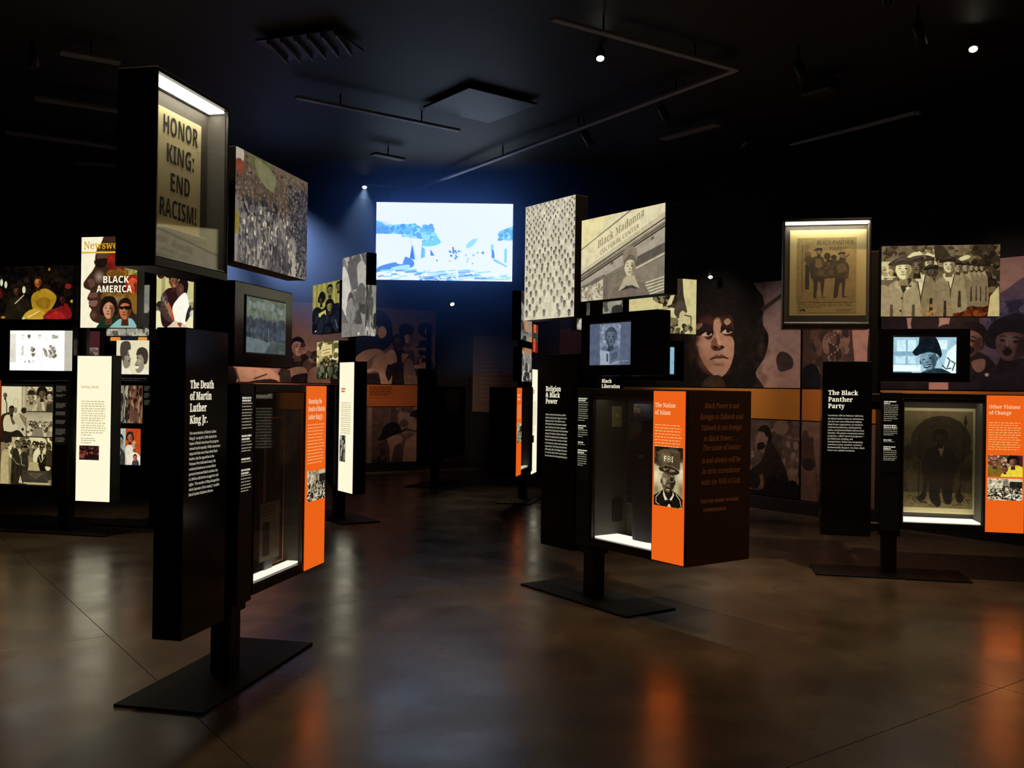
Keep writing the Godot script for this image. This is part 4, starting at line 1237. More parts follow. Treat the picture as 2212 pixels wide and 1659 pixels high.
func pic_magazine() -> Texture2D:          # colour cover: a large dark profile facing left, smaller faces set into it
	var p := Pic.new(330, 420, "#fbf3d2", 15)
	p.poly("#2b1f17", [48, -2, 104, -2, 104, 104, 60, 104, 40, 70])
	p.blob("#3a2418", [44, -4, 62, -6, 70, 40, 74, 80, 56, 96, 34, 95, 22, 92, 17, 86, 20, 80, 15, 76, 18, 72, 12, 68, 16, 62, 17, 59, 7, 56, 5, 51, 12, 44, 21, 37, 26, 30, 25, 24, 28, 14, 36, 6])
	p.blob("#54382a", [28, 16, 46, 16, 50, 28, 34, 32])
	p.soft("#c9b3a0", 33, 44, 12, 9, .75)
	p.blob("#1a100b", [24, 26, 46, 24, 44, 32, 30, 34])
	p.blob("#5e3f30", [12, 48, 20, 46, 26, 52, 18, 56])
	p.blob("#6b4436", [14, 63, 28, 61, 30, 66, 18, 67])
	p.blob("#7d5648", [15, 71, 30, 70, 28, 76, 18, 76])
	p.soft("#75503c", 24, 86, 9, 6, .8)
	p.blob("#6a140c", [48, 22, 74, 16, 80, 26, 76, 38, 52, 36])
	p.soft("#b3261a", 54, 24, 10, 7, .9)
	p.soft("#7e3a2a", 68, 30, 16, 14, .8)
	p.blob("#b45a22", [78, 30, 92, 24, 100, 34, 92, 42, 80, 40])
	p.mottle(["#8a8a4a", "#6a5a24", "#b3a24a"], 26, 84, 28, 102, 42, 2, 4)
	p.mottle(["#8a5a18", "#6a4414"], 30, 50, 38, 86, 42, 2, 4)
	p.blob("#8f1f10", [82, 44, 102, 44, 104, 64, 86, 64, 80, 54])
	p.head(93, 54, 20, "#d04a26", "#5e140c", "#7a1a10", "bald", -.3)
	p.mottle(["#8a6020", "#6d4a18"], 40, 40, 63, 100, 68, 2, 4)
	p.soft("#e2d2b0", 66, 70, 16, 8, .4)
	p.blob("#8a5a1c", [88, 66, 102, 66, 102, 84, 94, 82])
	p.blob("#122e1e", [28, 104, 42, 90, 56, 86, 66, 92, 70, 104])
	p.head(51, 79, 22, "#c98d66", "#5a3220", "#19100b", "bob", -.35)
	p.blob("#8ab7b4", [52, 104, 66, 92, 76, 90, 92, 90, 102, 100, 104, 106])
	p.head(80, 80, 22, "#b86a3e", "#4d2412", "#1a100b", "short", -.35)
	p.poly("#0f0b0a", [70, 76.5, 78, 77, 79, 76.2, 91, 76, 90, 79.6, 82, 80.4, 78, 78.4, 76, 80, 71, 79.4])
	return p.finish(.04, 2.0, .07)

func pic_gathering() -> Texture2D:         # dark colour photograph: seated people in yellow and red clothing at night
	var p := Pic.new(300, 200, "#060403", 16)
	p.mottle(["#0d0805", "#150c06", "#1b1108"], 60, 0, 10, 100, 100, 3, 9)
	p.ell("#a87a1c", 68, 6, 1.6, 3)
	for q in [[3, 30, 2], [9, 34, 2], [34, 44, 2.4]]:
		p.ell("#d5d8b4", q[0], q[1], q[2], 7)
	p.blob("#4a0f0a", [-3, 50, 3, 40, 4, 60])
	p.head(24, 46, 17, "#4a2416", "#1d0d07", "#0f0805", "short", -.3)
	p.blob("#1b150b", [6, 92, 14, 62, 26, 56, 40, 66, 44, 98, 2, 98])
	p.line("#b8a878", 2.4, [22, 70, 34, 54])
	p.blob("#a8801c", [44, 60, 50, 48, 64, 42, 78, 56, 74, 76, 62, 92, 48, 84])
	p.blob("#c49a2a", [34, 98, 40, 84, 54, 80, 66, 92, 58, 100])
	p.blob("#8a6414", [50, 66, 60, 58, 70, 64, 66, 80, 54, 76])
	p.line("#f0dfa0", 1.8, [40, 96, 56, 84])
	p.ell("#d5c890", 34, 98, 2, 3)
	p.head(53, 30, 20, "#9a4c1c", "#3a1808", "#1d1208", "short", -.4)
	p.soft("#d98a2a", 51, 28, 4, 5, .7)
	p.blob("#7d1414", [62, 98, 68, 84, 80, 78, 92, 70, 98, 98])
	p.blob("#a81d1a", [66, 98, 72, 88, 82, 86, 90, 98])
	p.head(86, 62, 16, "#3a160e", "#1a0806", "#0d0504", "short", 0)
	p.ell("#8a1a14", 94, 38, 4.5, 5)
	p.ell("#d5a83a", 99, 66, 2, 3)
	p.ell("#b8741c", 6, 96, 3, 2.4)
	return p.finish(.05)

func pic_line_up() -> Texture2D:           # over-bright black-and-white film frame: five people walking abreast
	var p := Pic.new(280, 200, "#fbfaf4", 17)
	p.rect("#c9c5b8", 0, 8, 10, 80)
	p.soft("#b3aea2", 2, 60, 16, 40, .7)
	p.rect("#8f8a80", 68, 12, 78, 20)
	p.soft("#cfcbc0", 84, 40, 14, 60, .6)
	var i := 0
	for x in [21.0, 31.0, 48.0, 58.0, 70.0]:
		var c: String = ["#d6d2c6", "#5a554e", "#cdc8bc", "#dcd8cc", "#a09a8e"][i]
		p.head(x, 15, 9, c, "#8a857a", ["#a8a296", "#4a443c", "#8d877b", "#d0cabc", "#7d776c"][i], "short", 0, 0, false)
		p.coat(x, 21, 7, 44, ["#efece2", "#f6f3ea", "#f2efe6", "#efece2", "#e6e2d6"][i], "#c9c4b8")
		i += 1
	p.mottle(["#6d675c", "#8d877b", "#4f4a42"], 8, 34, 40, 42, 62, 1.5, 3, 2)
	p.mottle(["#6d675c", "#8d877b"], 6, 56, 44, 60, 64, 1.5, 3, 2)
	p.mottle(["#5d574d", "#7d776b", "#a8a296"], 22, 64, 38, 74, 70, 1.5, 3.5, 1.6)
	p.mottle(["#a8a296"], 8, 20, 40, 22, 60, 1, 2, 2)
	p.mottle(["#7d776b", "#b3ada1"], 10, 24, 72, 50, 82, 1.5, 3, .6)
	p.rect("#fffefa", 4, 82, 86, 98)
	p.rect("#a9a597", 88, 0, 100, 100)
	for k in 26:
		p.line("#8b8779", .8, [88, 2 + k * 4, 100, k * 4])
	return p.finish(.03, 2.0, .07)

func pic_desk() -> Texture2D:              # sepia: a man in shirt sleeves leaning over a drafting desk, another standing behind
	var p := Pic.new(190, 320, "#efe3b4", 18)
	p.grad("#f3e8bc", "#d9cb9c")
	p.rect("#b5a57a", 82, 0, 100, 60)
	p.rect("#d8ca9c", 88, 0, 94, 50)
	p.line("#c3b48a", 1, [50, 26, 50, 44, 66, 44, 66, 24, 50, 26])
	p.head(15, 18, 12, "#6d5d42", "#3a301f", "#b5a57a", "bald", .2)
	p.poly("#e6d9b0", [4, 30, 16, 26, 18, 56, 4, 60])
	p.line("#3a301f", 2.2, [16, 26, 22, 36, 22, 56])
	p.blob("#2e2619", [0, 62, 20, 54, 40, 52, 30, 60, 10, 90, 0, 100])
	p.blob("#ddd0a6", [8, 74, 16, 60, 32, 58, 46, 70, 64, 76, 60, 84, 40, 90, 16, 92])
	p.poly("#5d4f38", [34, 56, 44, 58, 58, 74, 50, 78, 42, 72])
	p.head(42, 48, 16, "#4d3f2a", "#241b10", "#1a1309", "short", .6)
	p.ell("#93825c", 58, 48, 7, 6)
	p.poly("#cfc197", [46, 64, 66, 54, 100, 86, 100, 96, 84, 98, 66, 82])
	p.poly("#8d7c58", [70, 52, 100, 62, 100, 82, 76, 62])
	p.ell("#2a2215", 92, 48, 12, 6)
	p.ell("#2a2215", 88, 86, 5, 3)
	p.blob("#241c11", [-4, 104, 2, 90, 40, 92, 70, 88, 96, 102, 96, 110])
	return p.finish(.06, 2.0, .07)

func pic_three_leaders() -> Texture2D:     # sepia: three people in dark coats, close together
	var p := Pic.new(190, 150, "#8f7f5c", 19)
	p.mottle(["#d9cb9c", "#6b5c40", "#b5a57a", "#ece0b4"], 70, 0, 0, 100, 60, 5, 12)
	p.blob("#b5a67c", [-2, 104, 2, 66, 18, 58, 36, 72, 40, 104])
	p.head(18, 42, 40, "#b3a074", "#5d4d33", "#2a2114", "hat", .2)
	p.blob("#d3c598", [24, 104, 28, 78, 40, 70, 52, 86, 52, 104])
	p.blob("#9c8b65", [42, 104, 46, 64, 60, 54, 78, 64, 82, 104])
	p.poly("#ded09f", [56, 56, 66, 56, 72, 96, 62, 96])
	p.head(60, 28, 42, "#6d5a3c", "#2e2315", "#1d160c", "afro", .1)
	p.blob("#3a3021", [78, 104, 80, 66, 90, 58, 104, 68, 104, 104])
	p.head(89, 40, 36, "#d6c79c", "#6d5d40", "#241c11", "bob", 0)
	return p.finish(.06)

func pic_parade() -> Texture2D:            # sepia: a dense group in pale clothes outdoors
	var p := Pic.new(190, 160, "#b3a57e", 20)
	p.grad("#b0a17c", "#cdbf97", 0, 0, 100, 36)
	p.crowd(6, 40, 98, 62, 2, 8, 11, 13, ["#6b5a40", "#8d7a58", "#cdbd92"], ["#8a7a5c", "#efe4bc", "#5d4f3a", "#d9cb9f"], "#33291b")
	p.poly("#efe4bc", [48, 60, 54, 38, 60, 62])
	p.mottle(["#6d5f46", "#a59571", "#d9cb9f", "#4d412e"], 60, 0, 64, 100, 104, 5, 9)
	p.blob("#93836a", [28, 72, 60, 68, 64, 102, 26, 102])
	p.mottle(["#e9ddb4"], 8, 2, 60, 20, 100, 4, 7)
	return p.finish(.06)

func pic_service() -> Texture2D:           # sepia: people in dark suits gathered around a draped stand with a letter on it
	var p := Pic.new(330, 270, "#8f8058", 21)
	p.mottle(["#d9ca94", "#6b5d3d", "#f0e3ac", "#4a3f28"], 160, 14, 0, 100, 34, 3, 8, 1.6)
	p.rect("#c9ba85", 20, 0, 30, 20)
	p.rect("#241c11", 0, 0, 22, 12)
	p.crowd(40, 10, 96, 22, 2, 8, 8, 10, ["#c9b584", "#7d6b47", "#5d4d31"], ["#e6d8a0", "#3a3020", "#8a7a50", "#f0e3ac"], "#1d160c")
	p.blob("#f3e7b0", [64, 44, 66, 30, 74, 22, 82, 26, 78, 50, 68, 56])
	p.blob("#c5b47c", [0, 100, 2, 40, 10, 24, 16, 22, 16, 60, 16, 100])
	p.head(12, 17, 12, "#ab9664", "#54462b", "#1d160c", "short", .5)
	p.coat(30, 24, 8, 74, "#2e2618", "#191308")
	p.head(32, 13, 12, "#8d7a51", "#3a301c", "#1a1309", "short", .4)
	p.coat(46, 32, 9, 58, "#30281a", "#17110a")
	p.head(49, 25, 12, "#8d7a51", "#3a301c", "#1a1309", "hat", .5)
	p.line("#cbbb84", 1.2, [40, 40, 42, 58, 48, 60])
	p.line("#cbbb84", 1.0, [24, 44, 32, 56, 38, 58])
	p.coat(82, 34, 10, 40, "#221b10", "#110c06", "#e3d5a0")
	p.head(80, 24, 11, "#75633f", "#2e2414", "#15100a", "short", -.3)
	p.line("#d5c68f", 1.2, [74, 36, 80, 52, 86, 40])
	p.coat(96, 34, 6, 46, "#3a301e", "#191308")
	p.poly("#bfae78", [57, 52, 74, 52, 78, 70, 54, 70])
	p.poly("#17110a", [74, 56, 90, 56, 90, 68, 78, 68])
	p.blob("#efe2a8", [88, 60, 98, 62, 96, 68, 90, 68])
	p.poly("#41382a", [44, 70, 94, 70, 94, 96, 44, 96])
	p.poly("#5a4f38", [52, 74, 86, 74, 70, 88])
	p.rect("#d5c68f", 46, 95, 98, 98)
	p.poly("#e0d29a", [36, 96, 40, 80, 44, 98])
	return p.finish(.06)

func pic_small(tones: Array, sd: int, n := 5) -> Texture2D:      # a small group photograph a few centimetres across
	var p := Pic.new(130, 100, tones[0], sd)
	p.mottle(tones, 60, 0, 0, 100, 100, 6, 14)
	p.crowd(4, 34, 96, 50, 2, n, 20, 24, [tones[1], tones[2]], [tones[3], tones[0], tones[2]], tones[3])
	return p.finish(.08)

func pic_couple_portrait() -> Texture2D:   # sepia: a man and a woman in profile, smiling
	var p := Pic.new(200, 190, "#eee3bb", 22)
	p.blob("#f6efd4", [6, 104, 12, 84, 30, 74, 40, 84, 48, 104])
	p.blob("#8f8472", [18, 40, 24, 30, 38, 32, 40, 46, 46, 56, 42, 60, 44, 68, 38, 80, 26, 82, 20, 64])
	p.blob("#4a4339", [12, 40, 14, 10, 30, 2, 42, 8, 44, 26, 36, 30, 34, 44, 26, 46, 24, 60, 18, 58])
	p.ell("#2a241d", 39, 44, 2.6, 1.6)
	p.ell("#2a241d", 40, 61, 4, 1.6)
	p.soft("#c5baa4", 34, 52, 7, 9, .6)
	p.blob("#f8f1d8", [62, 104, 68, 94, 86, 84, 104, 92, 104, 104])
	p.blob("#978b77", [64, 58, 62, 48, 70, 38, 82, 40, 86, 62, 84, 84, 70, 96, 60, 88, 62, 78, 57, 72])
	p.blob("#3d352b", [62, 44, 66, 26, 80, 20, 94, 28, 98, 46, 94, 66, 86, 70, 84, 54, 76, 42])
	p.ell("#2a241d", 66, 52, 3, 1.8)
	p.blob("#f4ecd2", [60, 76, 68, 74, 70, 80, 63, 84])
	p.ell("#3d352b", 65, 74, 4, 1.5)
	p.soft("#d0c5ac", 72, 62, 8, 9, .6)
	return p.finish(.05, 2.0, .07)

func pic_embrace() -> Texture2D:           # colour: a couple hugging, plaid shirt and white blouse
	var p := Pic.new(220, 320, "#d6d08c", 23)
	p.grad("#d2cc88", "#c5bf84", 0, 0, 100, 50)
	p.rect("#a49c60", 14, 10, 24, 56)
	p.mottle(["#a8683a", "#3a1a14", "#d8b48a", "#f4ead0"], 14, 0, 0, 34, 8, 4, 8)
	p.rect("#3d352b", 0, 56, 100, 68)
	p.mottle(["#6d6556", "#2a231d", "#a09678"], 26, 0, 57, 100, 68, 3, 6)
	p.rect("#eee9b8", 0, 70, 100, 100)
	p.blob("#2a1416", [12, 60, 18, 40, 36, 30, 56, 38, 60, 60, 48, 92, 24, 97, 14, 86])
	p.blob("#46322e", [12, 62, 14, 42, 24, 38, 32, 50, 30, 62, 44, 78, 50, 84, 38, 88, 20, 80])
	for i in 5:
		p.line("#a39488", 1.0, [15 + i * 5, 40 + i * 6, 20 + i * 7, 54 + i * 8])
		p.line("#8d7f76", .8, [12 + i * 6, 52 + i * 7, 26 + i * 5, 44 + i * 8])
	p.poly("#a8683e", [26, 58, 34, 54, 48, 74, 44, 80, 36, 76])
	p.blob("#b0503c", [40, 76, 50, 74, 52, 84, 44, 84])
	p.blob("#55322a", [52, 30, 62, 22, 74, 24, 78, 36, 72, 46, 60, 46])
	p.blob("#170f0f", [58, 24, 66, 13, 78, 14, 86, 24, 82, 40, 74, 42, 74, 28, 64, 22])
	p.head(47, 19, 22, "#8a5134", "#3a1c12", "#130b0a", "short", .5)
	p.soft("#d99a6a", 48, 26, 7, 4, .7)
	p.soft("#b06a52", 66, 34, 6, 5, .6)
	p.blob("#fffbea", [44, 64, 56, 50, 78, 38, 88, 54, 88, 72, 78, 92, 54, 96, 50, 82])
	p.blob("#e9c9a8", [30, 97, 40, 92, 52, 86, 78, 92, 84, 100, 30, 102])
	p.blob("#8a4a34", [58, 90, 70, 90, 66, 97])
	p.blob("#2a2623", [86, 66, 94, 60, 94, 74, 82, 88, 80, 82])
	p.ell("#c9ccc9", 95, 74, 4, 5)
	return p.finish(.04, 2.0, .07)

func pic_tall_march() -> Texture2D:        # pale black-and-white photograph of people on broad steps
	var p := Pic.new(180, 380, "#b5b0a6", 24)
	p.grad("#8f8a88", "#a5a19a")
	p.mottle(["#8a8580", "#c5c0b4", "#6b6764"], 60, 0, 0, 100, 50, 5, 12, 1.6)
	p.blob("#e6e1d2", [0, 14, 22, 18, 40, 44, 36, 70, 0, 66])
	p.poly("#6b6866", [22, 6, 60, 2, 72, 50, 46, 44])
	p.blob("#cfcabc", [40, 46, 70, 44, 92, 60, 60, 78, 36, 70])
	p.mottle(["#7d7975", "#97928b", "#5a5655"], 50, 34, 50, 70, 80, 3, 7, 1.8)
	p.poly("#75716d", [0, 62, 36, 86, 40, 100, 0, 100])
	p.poly("#55524f", [62, 70, 78, 66, 94, 92, 94, 100, 66, 100])
	p.poly("#8d8882", [0, 82, 96, 86, 96, 102, 0, 102])
	p.ell("#e6e1d2", 74, 97, 5, 2)
	p.line("#5a5655", 1.0, [40, 70, 42, 100])
	p.mottle(["#4d4a49", "#6d6966"], 14, 78, 44, 92, 66, 4, 8, 1.6)
	return p.finish(.07)

func pic_yellow_trio() -> Texture2D:       # dark colour photograph: students before a yellow curtain, one holding a paper
	var p := Pic.new(200, 260, "#a39c4e", 25)
	for i in 22:
		p.rect(["#8d8640", "#b3ac5c", "#c4bd72", "#7a7436"][i % 4], i * 4.6, 0, i * 4.6 + 2.4, 60)
	p.blob("#0f1420", [-4, 104, 0, 56, 20, 46, 40, 52, 60, 40, 84, 44, 104, 50, 104, 104])
	p.ell("#0d1119", 37, 28, 13, 12)
	p.head(34, 34, 16, "#3a3020", "#15110c", "#0d0f14", "afro", -.4)
	p.head(66, 16, 20, "#7d7440", "#2a2718", "#10110f", "short", 0)
	p.head(98, 12, 17, "#6d6438", "#2a2718", "#10110f", "short", -.3)
	p.head(66, 48, 20, "#8a8142", "#2e2b1c", "#0d0f14", "afro", -.4)
	p.poly("#cfc766", [24, 60, 52, 54, 56, 74, 30, 80])
	p.poly("#3a3a2a", [38, 64, 48, 60, 48, 74, 40, 76])
	p.mottle(["#141b2a", "#1d2433", "#090c14"], 60, 0, 66, 100, 102, 5, 10)
	p.line("#a5a898", 1, [88, 76, 96, 94])
	p.ell("#d5d5c0", 14, 95, 3, 1.6)
	return p.finish(.05)

func pic_placards() -> Texture2D:          # colour photograph: people outdoors under pale placards
	var p := Pic.new(180, 240, "#8d8350", 26)
	p.mottle(["#c9b878", "#6b6a3c", "#efe3a8", "#54562e"], 120, 0, 0, 100, 50, 4, 10)
	p.poly("#e8cf94", [22, 12, 72, 8, 74, 36, 22, 40])
	p.line("#8a6a3a", 2, [30, 24, 66, 20])
	p.line("#8a6a3a", 2, [34, 32, 60, 29])
	p.crowd(14, 52, 96, 66, 2, 6, 11, 13, ["#7d6340", "#a88452", "#4a3a26"], ["#d5cba8", "#3a4234", "#8d8a6a", "#20241f"], "#1d1a12")
	p.mottle(["#2a2e24", "#4a4e38", "#15170f", "#6d6f50"], 90, 0, 70, 100, 102, 4, 9, 1.6)
	p.rect("#d8c65a", 48, 84, 51, 100)
	return p.finish(.06)

func pic_jackets() -> Texture2D:           # sepia-pink mural: people in leather jackets against a plain wall
	var p := Pic.new(560, 340, "#a9857a", 27)
	p.grad("#9d7d74", "#b18c80")
	p.blob("#221a1e", [40, 62, 44, 44, 52, 46, 54, 60, 50, 72, 40, 76])
	p.blob("#271d20", [44, 100, 46, 76, 58, 66, 74, 60, 100, 62, 100, 100])
	p.head(56, 56, 22, "#c49a8a", "#5d453f", "#1a1418", "short", .7)
	p.ell("#46332f", 60.5, 53, 2, 3)
	p.blob("#5a4742", [60, 78, 72, 62, 86, 58, 102, 62, 102, 74, 84, 72, 72, 88])
	p.blob("#3d302e", [72, 66, 82, 66, 78, 92, 66, 94])
	p.mottle(["#6d5852", "#34292a", "#8a7068"], 40, 64, 62, 100, 76, 2, 4)
	p.blob("#b08a78", [46, 86, 60, 80, 66, 90, 70, 104, 48, 104])
	p.blob("#221b1c", [52, 92, 64, 88, 66, 98, 58, 102, 52, 100])
	p.blob("#9d7a6c", [66, 84, 76, 80, 84, 104, 66, 104])
	p.blob("#c29a84", [2, 104, 6, 84, 16, 80, 30, 82, 42, 92, 42, 104])
	p.blob("#1d1719", [-2, 104, -2, 80, 6, 82, 10, 92, 6, 104])
	p.line("#3a2d2a", 1.6, [22, 96, 32, 90])
	p.blob("#2a2122", [14, 104, 22, 98, 36, 96, 42, 100, 38, 104])
	p.line("#6b544c", 2, [8, 84, 12, 104])
	p.poly("#3d3230", [42, 84, 50, 84, 52, 104, 42, 104])
	return p.finish(.05)

func pic_afro_group() -> Texture2D:        # sepia-pink mural: a crowd of young people, pale jackets, one with a large afro
	var p := Pic.new(440, 400, "#75605e", 28)
	p.grad("#6d5a5c", "#7d6660")
	p.blob("#14121a", [0, 104, 0, 30, 20, 8, 40, 20, 44, 40, 34, 56, 20, 62])
	p.blob("#17151e", [14, 50, 20, 14, 32, 4, 44, 14, 48, 40, 40, 54, 24, 58])
	p.blob("#ecc0a4", [30, 32, 35, 24, 40, 28, 40, 36, 34, 40])
	p.blob("#bd9684", [24, 28, 30, 24, 32, 32, 27, 36])
	for q in [[64, 28, 9], [88, 26, 10]]:
		p.ell("#17141a", q[0], q[1], q[2], q[2])
	p.head(91, 28, 14, "#a07c70", "#46342f", "#17141a", "short", -.4)
	p.blob("#7d675f", [66, 60, 74, 46, 86, 42, 96, 52, 98, 104, 64, 104])
	p.mottle(["#5d4c4a", "#8d756b", "#443839"], 60, 66, 50, 98, 100, 3, 6)
	p.head(66, 38, 14, "#bb917f", "#5a4139", "#221a1c", "short", -.3)
	p.blob("#2a2224", [42, 104, 44, 60, 54, 54, 64, 60, 66, 104])
	p.poly("#c59c86", [44, 60, 52, 56, 54, 70, 46, 74])
	p.poly("#b48d7a", [58, 58, 68, 60, 60, 72])
	p.head(55, 45, 20, "#4d3733", "#1d1416", "#141014", "short", 0)
	p.blob("#3a2f30", [72, 104, 76, 74, 86, 64, 98, 70, 102, 104])
	p.poly("#b08b78", [80, 68, 86, 60, 90, 82, 86, 104, 82, 86])
	p.head(87, 54, 20, "#8d6c5f", "#2b2021", "#141014", "hat", -.4)
	p.poly("#141014", [79, 54, 96, 55, 94, 62, 80, 60])
	p.blob("#8a7068", [64, 104, 62, 72, 70, 66, 76, 84, 78, 104])
	p.blob("#caa189", [4, 70, 14, 58, 30, 54, 40, 60, 44, 70, 40, 84, 44, 96, 48, 88, 46, 104, 36, 104, 30, 84, 14, 88, 4, 86])
	p.poly("#8a6a5c", [14, 76, 28, 62, 24, 78, 14, 86])
	p.line("#9a7868", 1.4, [16, 82, 30, 60])
	p.poly("#2e2425", [8, 86, 32, 84, 36, 104, 6, 104])
	p.line("#8d7468", 1.2, [10, 87, 32, 85])
	p.blob("#d5ab92", [40, 60, 48, 54, 52, 62, 46, 74, 42, 70])
	p.ell("#caa189", 78, 76, 4, 3)
	return p.finish(.06)

func pic_hat_and_man() -> Texture2D:       # sepia-pink mural: a woman in a dark brimmed hat facing a man in profile
	var p := Pic.new(300, 290, "#69524b", 29)
	p.rect("#8a6f64", 2, 0, 8, 100)
	p.rect("#5a4641", 8, 0, 34, 60)
	p.rect("#4a3b38", 36, 0, 46, 100)
	p.mottle(["#7d655b", "#554340", "#8f766a"], 50, 46, 0, 78, 44, 4, 8)
	p.ell("#a1877a", 78, 3, 6, 5)
	p.line("#3a2e2c", 1.2, [8, 32, 24, 34])
	p.blob("#4d3d3b", [10, 104, 14, 74, 24, 62, 40, 60, 54, 70, 56, 104])
	p.blob("#a17d70", [32, 56, 42, 50, 54, 54, 54, 64, 46, 68, 42, 78, 37, 100, 35, 74])
	p.blob("#17141c", [18, 60, 22, 50, 26, 36, 38, 27, 50, 32, 54, 42, 62, 38, 58, 44, 40, 52, 28, 58])
	p.blob("#846658", [70, 28, 80, 22, 88, 28, 88, 46, 80, 50, 72, 50, 70, 44, 67, 40])
	p.blob("#211a1e", [66, 16, 74, 6, 88, 4, 97, 14, 98, 34, 94, 42, 88, 38, 84, 26, 78, 20])
	p.blob("#9a7768", [70, 26, 76, 24, 78, 38, 72, 42])
	p.line("#1d1719", 1.8, [60, 41, 78, 45])
	p.blob("#a17b6c", [58, 104, 60, 64, 68, 56, 80, 54, 86, 104])
	p.blob("#1a1619", [76, 55, 86, 50, 100, 40, 100, 60, 90, 104, 86, 104, 80, 60])
	p.poly("#84695e", [96, 56, 100, 50, 100, 104, 92, 104])
	p.mottle(["#352a2c", "#5e4c48"], 20, 12, 78, 30, 100, 3, 6)
	return p.finish(.05)

func pic_woman() -> Texture2D:             # mural: a young woman with a very large afro, lifting her eyes to the right
	var p := Pic.new(560, 480, "#b79a9a", 30)
	p.grad("#a8949c", "#c0998f", 60, 0, 100, 100)
	p.rect("#0e0a0b", 0, 0, 62, 100)
	p.blob("#120d0c", [-6, -6, 58, -10, 72, 6, 77, 20, 76, 38, 80, 52, 78, 70, 72, 86, 72, 106, -6, 106])
	for i in 240:
		var a := p.r.randf() * TAU
		p.soft(["#1d1612", "#2a201a", "#171110"][i % 3], 52 + cos(a) * p.r.randf() * 25, 46 + sin(a) * p.r.randf() * 48, 4, 5, .35)
	for i in 60:
		p.soft("#5d4a45", 76 + p.r.randf_range(-3, 3) + sin(i) * 2, p.r.randf_range(0, 100), 3, 5, .28)
	p.line("#4d4041", 3.2, [76, 26, 82, 20, 88, 14, 96, 10, 102, 9])
	p.blob("#4b3b3c", [85, 74, 87, 67, 91, 67, 95, 73, 95, 81, 91, 84, 87, 84])
	# the face
	p.blob("#41281f", [28, 40, 32, 28, 44, 24, 54, 28, 57, 40, 56, 64, 52, 82, 44, 90, 36, 84, 29, 66])
	p.blob("#c59a86", [30, 52, 33, 44, 38, 52, 42, 50, 43, 34, 46, 30, 48, 36, 50, 48, 55, 50, 57.4, 56, 57, 70, 54, 82, 48, 90, 40, 84, 33, 68])
	p.soft("#8a6252", 31, 62, 9, 22, .55)
	p.soft("#8a6252", 38, 78, 9, 12, .5)
	p.soft("#dcb29c", 51, 60, 8, 14, .5)
	p.soft("#d9ad98", 36, 58, 8, 10, .55)
	p.soft("#d0a590", 46, 38, 4, 9, .8)
	p.soft("#c49884", 48, 82, 8, 9, .6)
	p.blob("#2a1a17", [29, 42, 34, 36, 41, 38, 43, 46, 40, 50, 36, 47, 31, 48])
	p.blob("#2a1a17", [48, 40, 52, 36, 55, 40, 57, 50, 53, 48, 49, 47])
	p.blob("#8d7468", [28, 40, 32, 35, 35, 37, 31, 42])
	p.blob("#b39a8a", [50, 35, 53, 32, 55, 36, 52, 39])
	for q in [[38, 46.5, 4], [52, 45, 4]]:
		p.blob("#e3c9bc", [q[0] - q[2], q[1] + .6, q[0], q[1] - 2.6, q[0] + q[2], q[1] + .8, q[0], q[1] + 2.6])
		p.ell("#1d1110", q[0] + 1.3, q[1] - .6, 1.5, 2.2)
		p.ell("#e9d8ce", q[0] + 1.8, q[1] - 1.4, .4, .5)
	p.line("#1a0f0e", 1.6, [33.5, 46.6, 37, 43.4, 41, 45.4])
	p.line("#1a0f0e", 1.6, [48, 45.4, 51, 41.8, 55.4, 44.6])
	p.blob("#8f6656", [43, 50, 46, 54, 49, 60, 42, 62, 41, 58])
	p.blob("#e0b8a2", [45, 44, 47, 50, 48.4, 58, 46, 57, 45, 50])
	p.blob("#5a352b", [41.6, 60, 44, 58, 47, 61, 50, 59, 50.6, 61, 47, 63.6, 43, 63.4])
	p.ell("#1d0f0c", 44.6, 60.4, 1.4, 1.2)
	p.ell("#1d0f0c", 49, 60, 1.1, 1.1)
	p.blob("#7a5346", [41, 71.6, 45, 67.8, 47, 68.6, 49, 67.6, 53, 71, 47, 70.6])
	p.line("#3a201a", 1.1, [40.6, 72.2, 44, 70.6, 47, 71, 50, 70.4, 53.4, 71.6])
	p.blob("#c79f8c", [43, 72, 47, 71.2, 52, 72, 50, 75, 45, 75.4])
	p.soft("#6b473b", 46.6, 77.6, 5, 2.2, .7)
	p.blob("#3d2c22", [37, 92, 44, 88, 49, 90, 52, 104, 36, 104])
	p.soft("#5a4436", 43, 98, 7, 10, .7)
	for i in 40:
		p.soft("#150f0d", 30 + p.r.randf_range(-3, 2), p.r.randf_range(28, 90), 3, 6, .35)
	for i in 22:
		p.soft("#150f0d", p.r.randf_range(30, 56), 25 + p.r.randf_range(-3, 4), 5, 5, .5)
	return p.finish(.05)

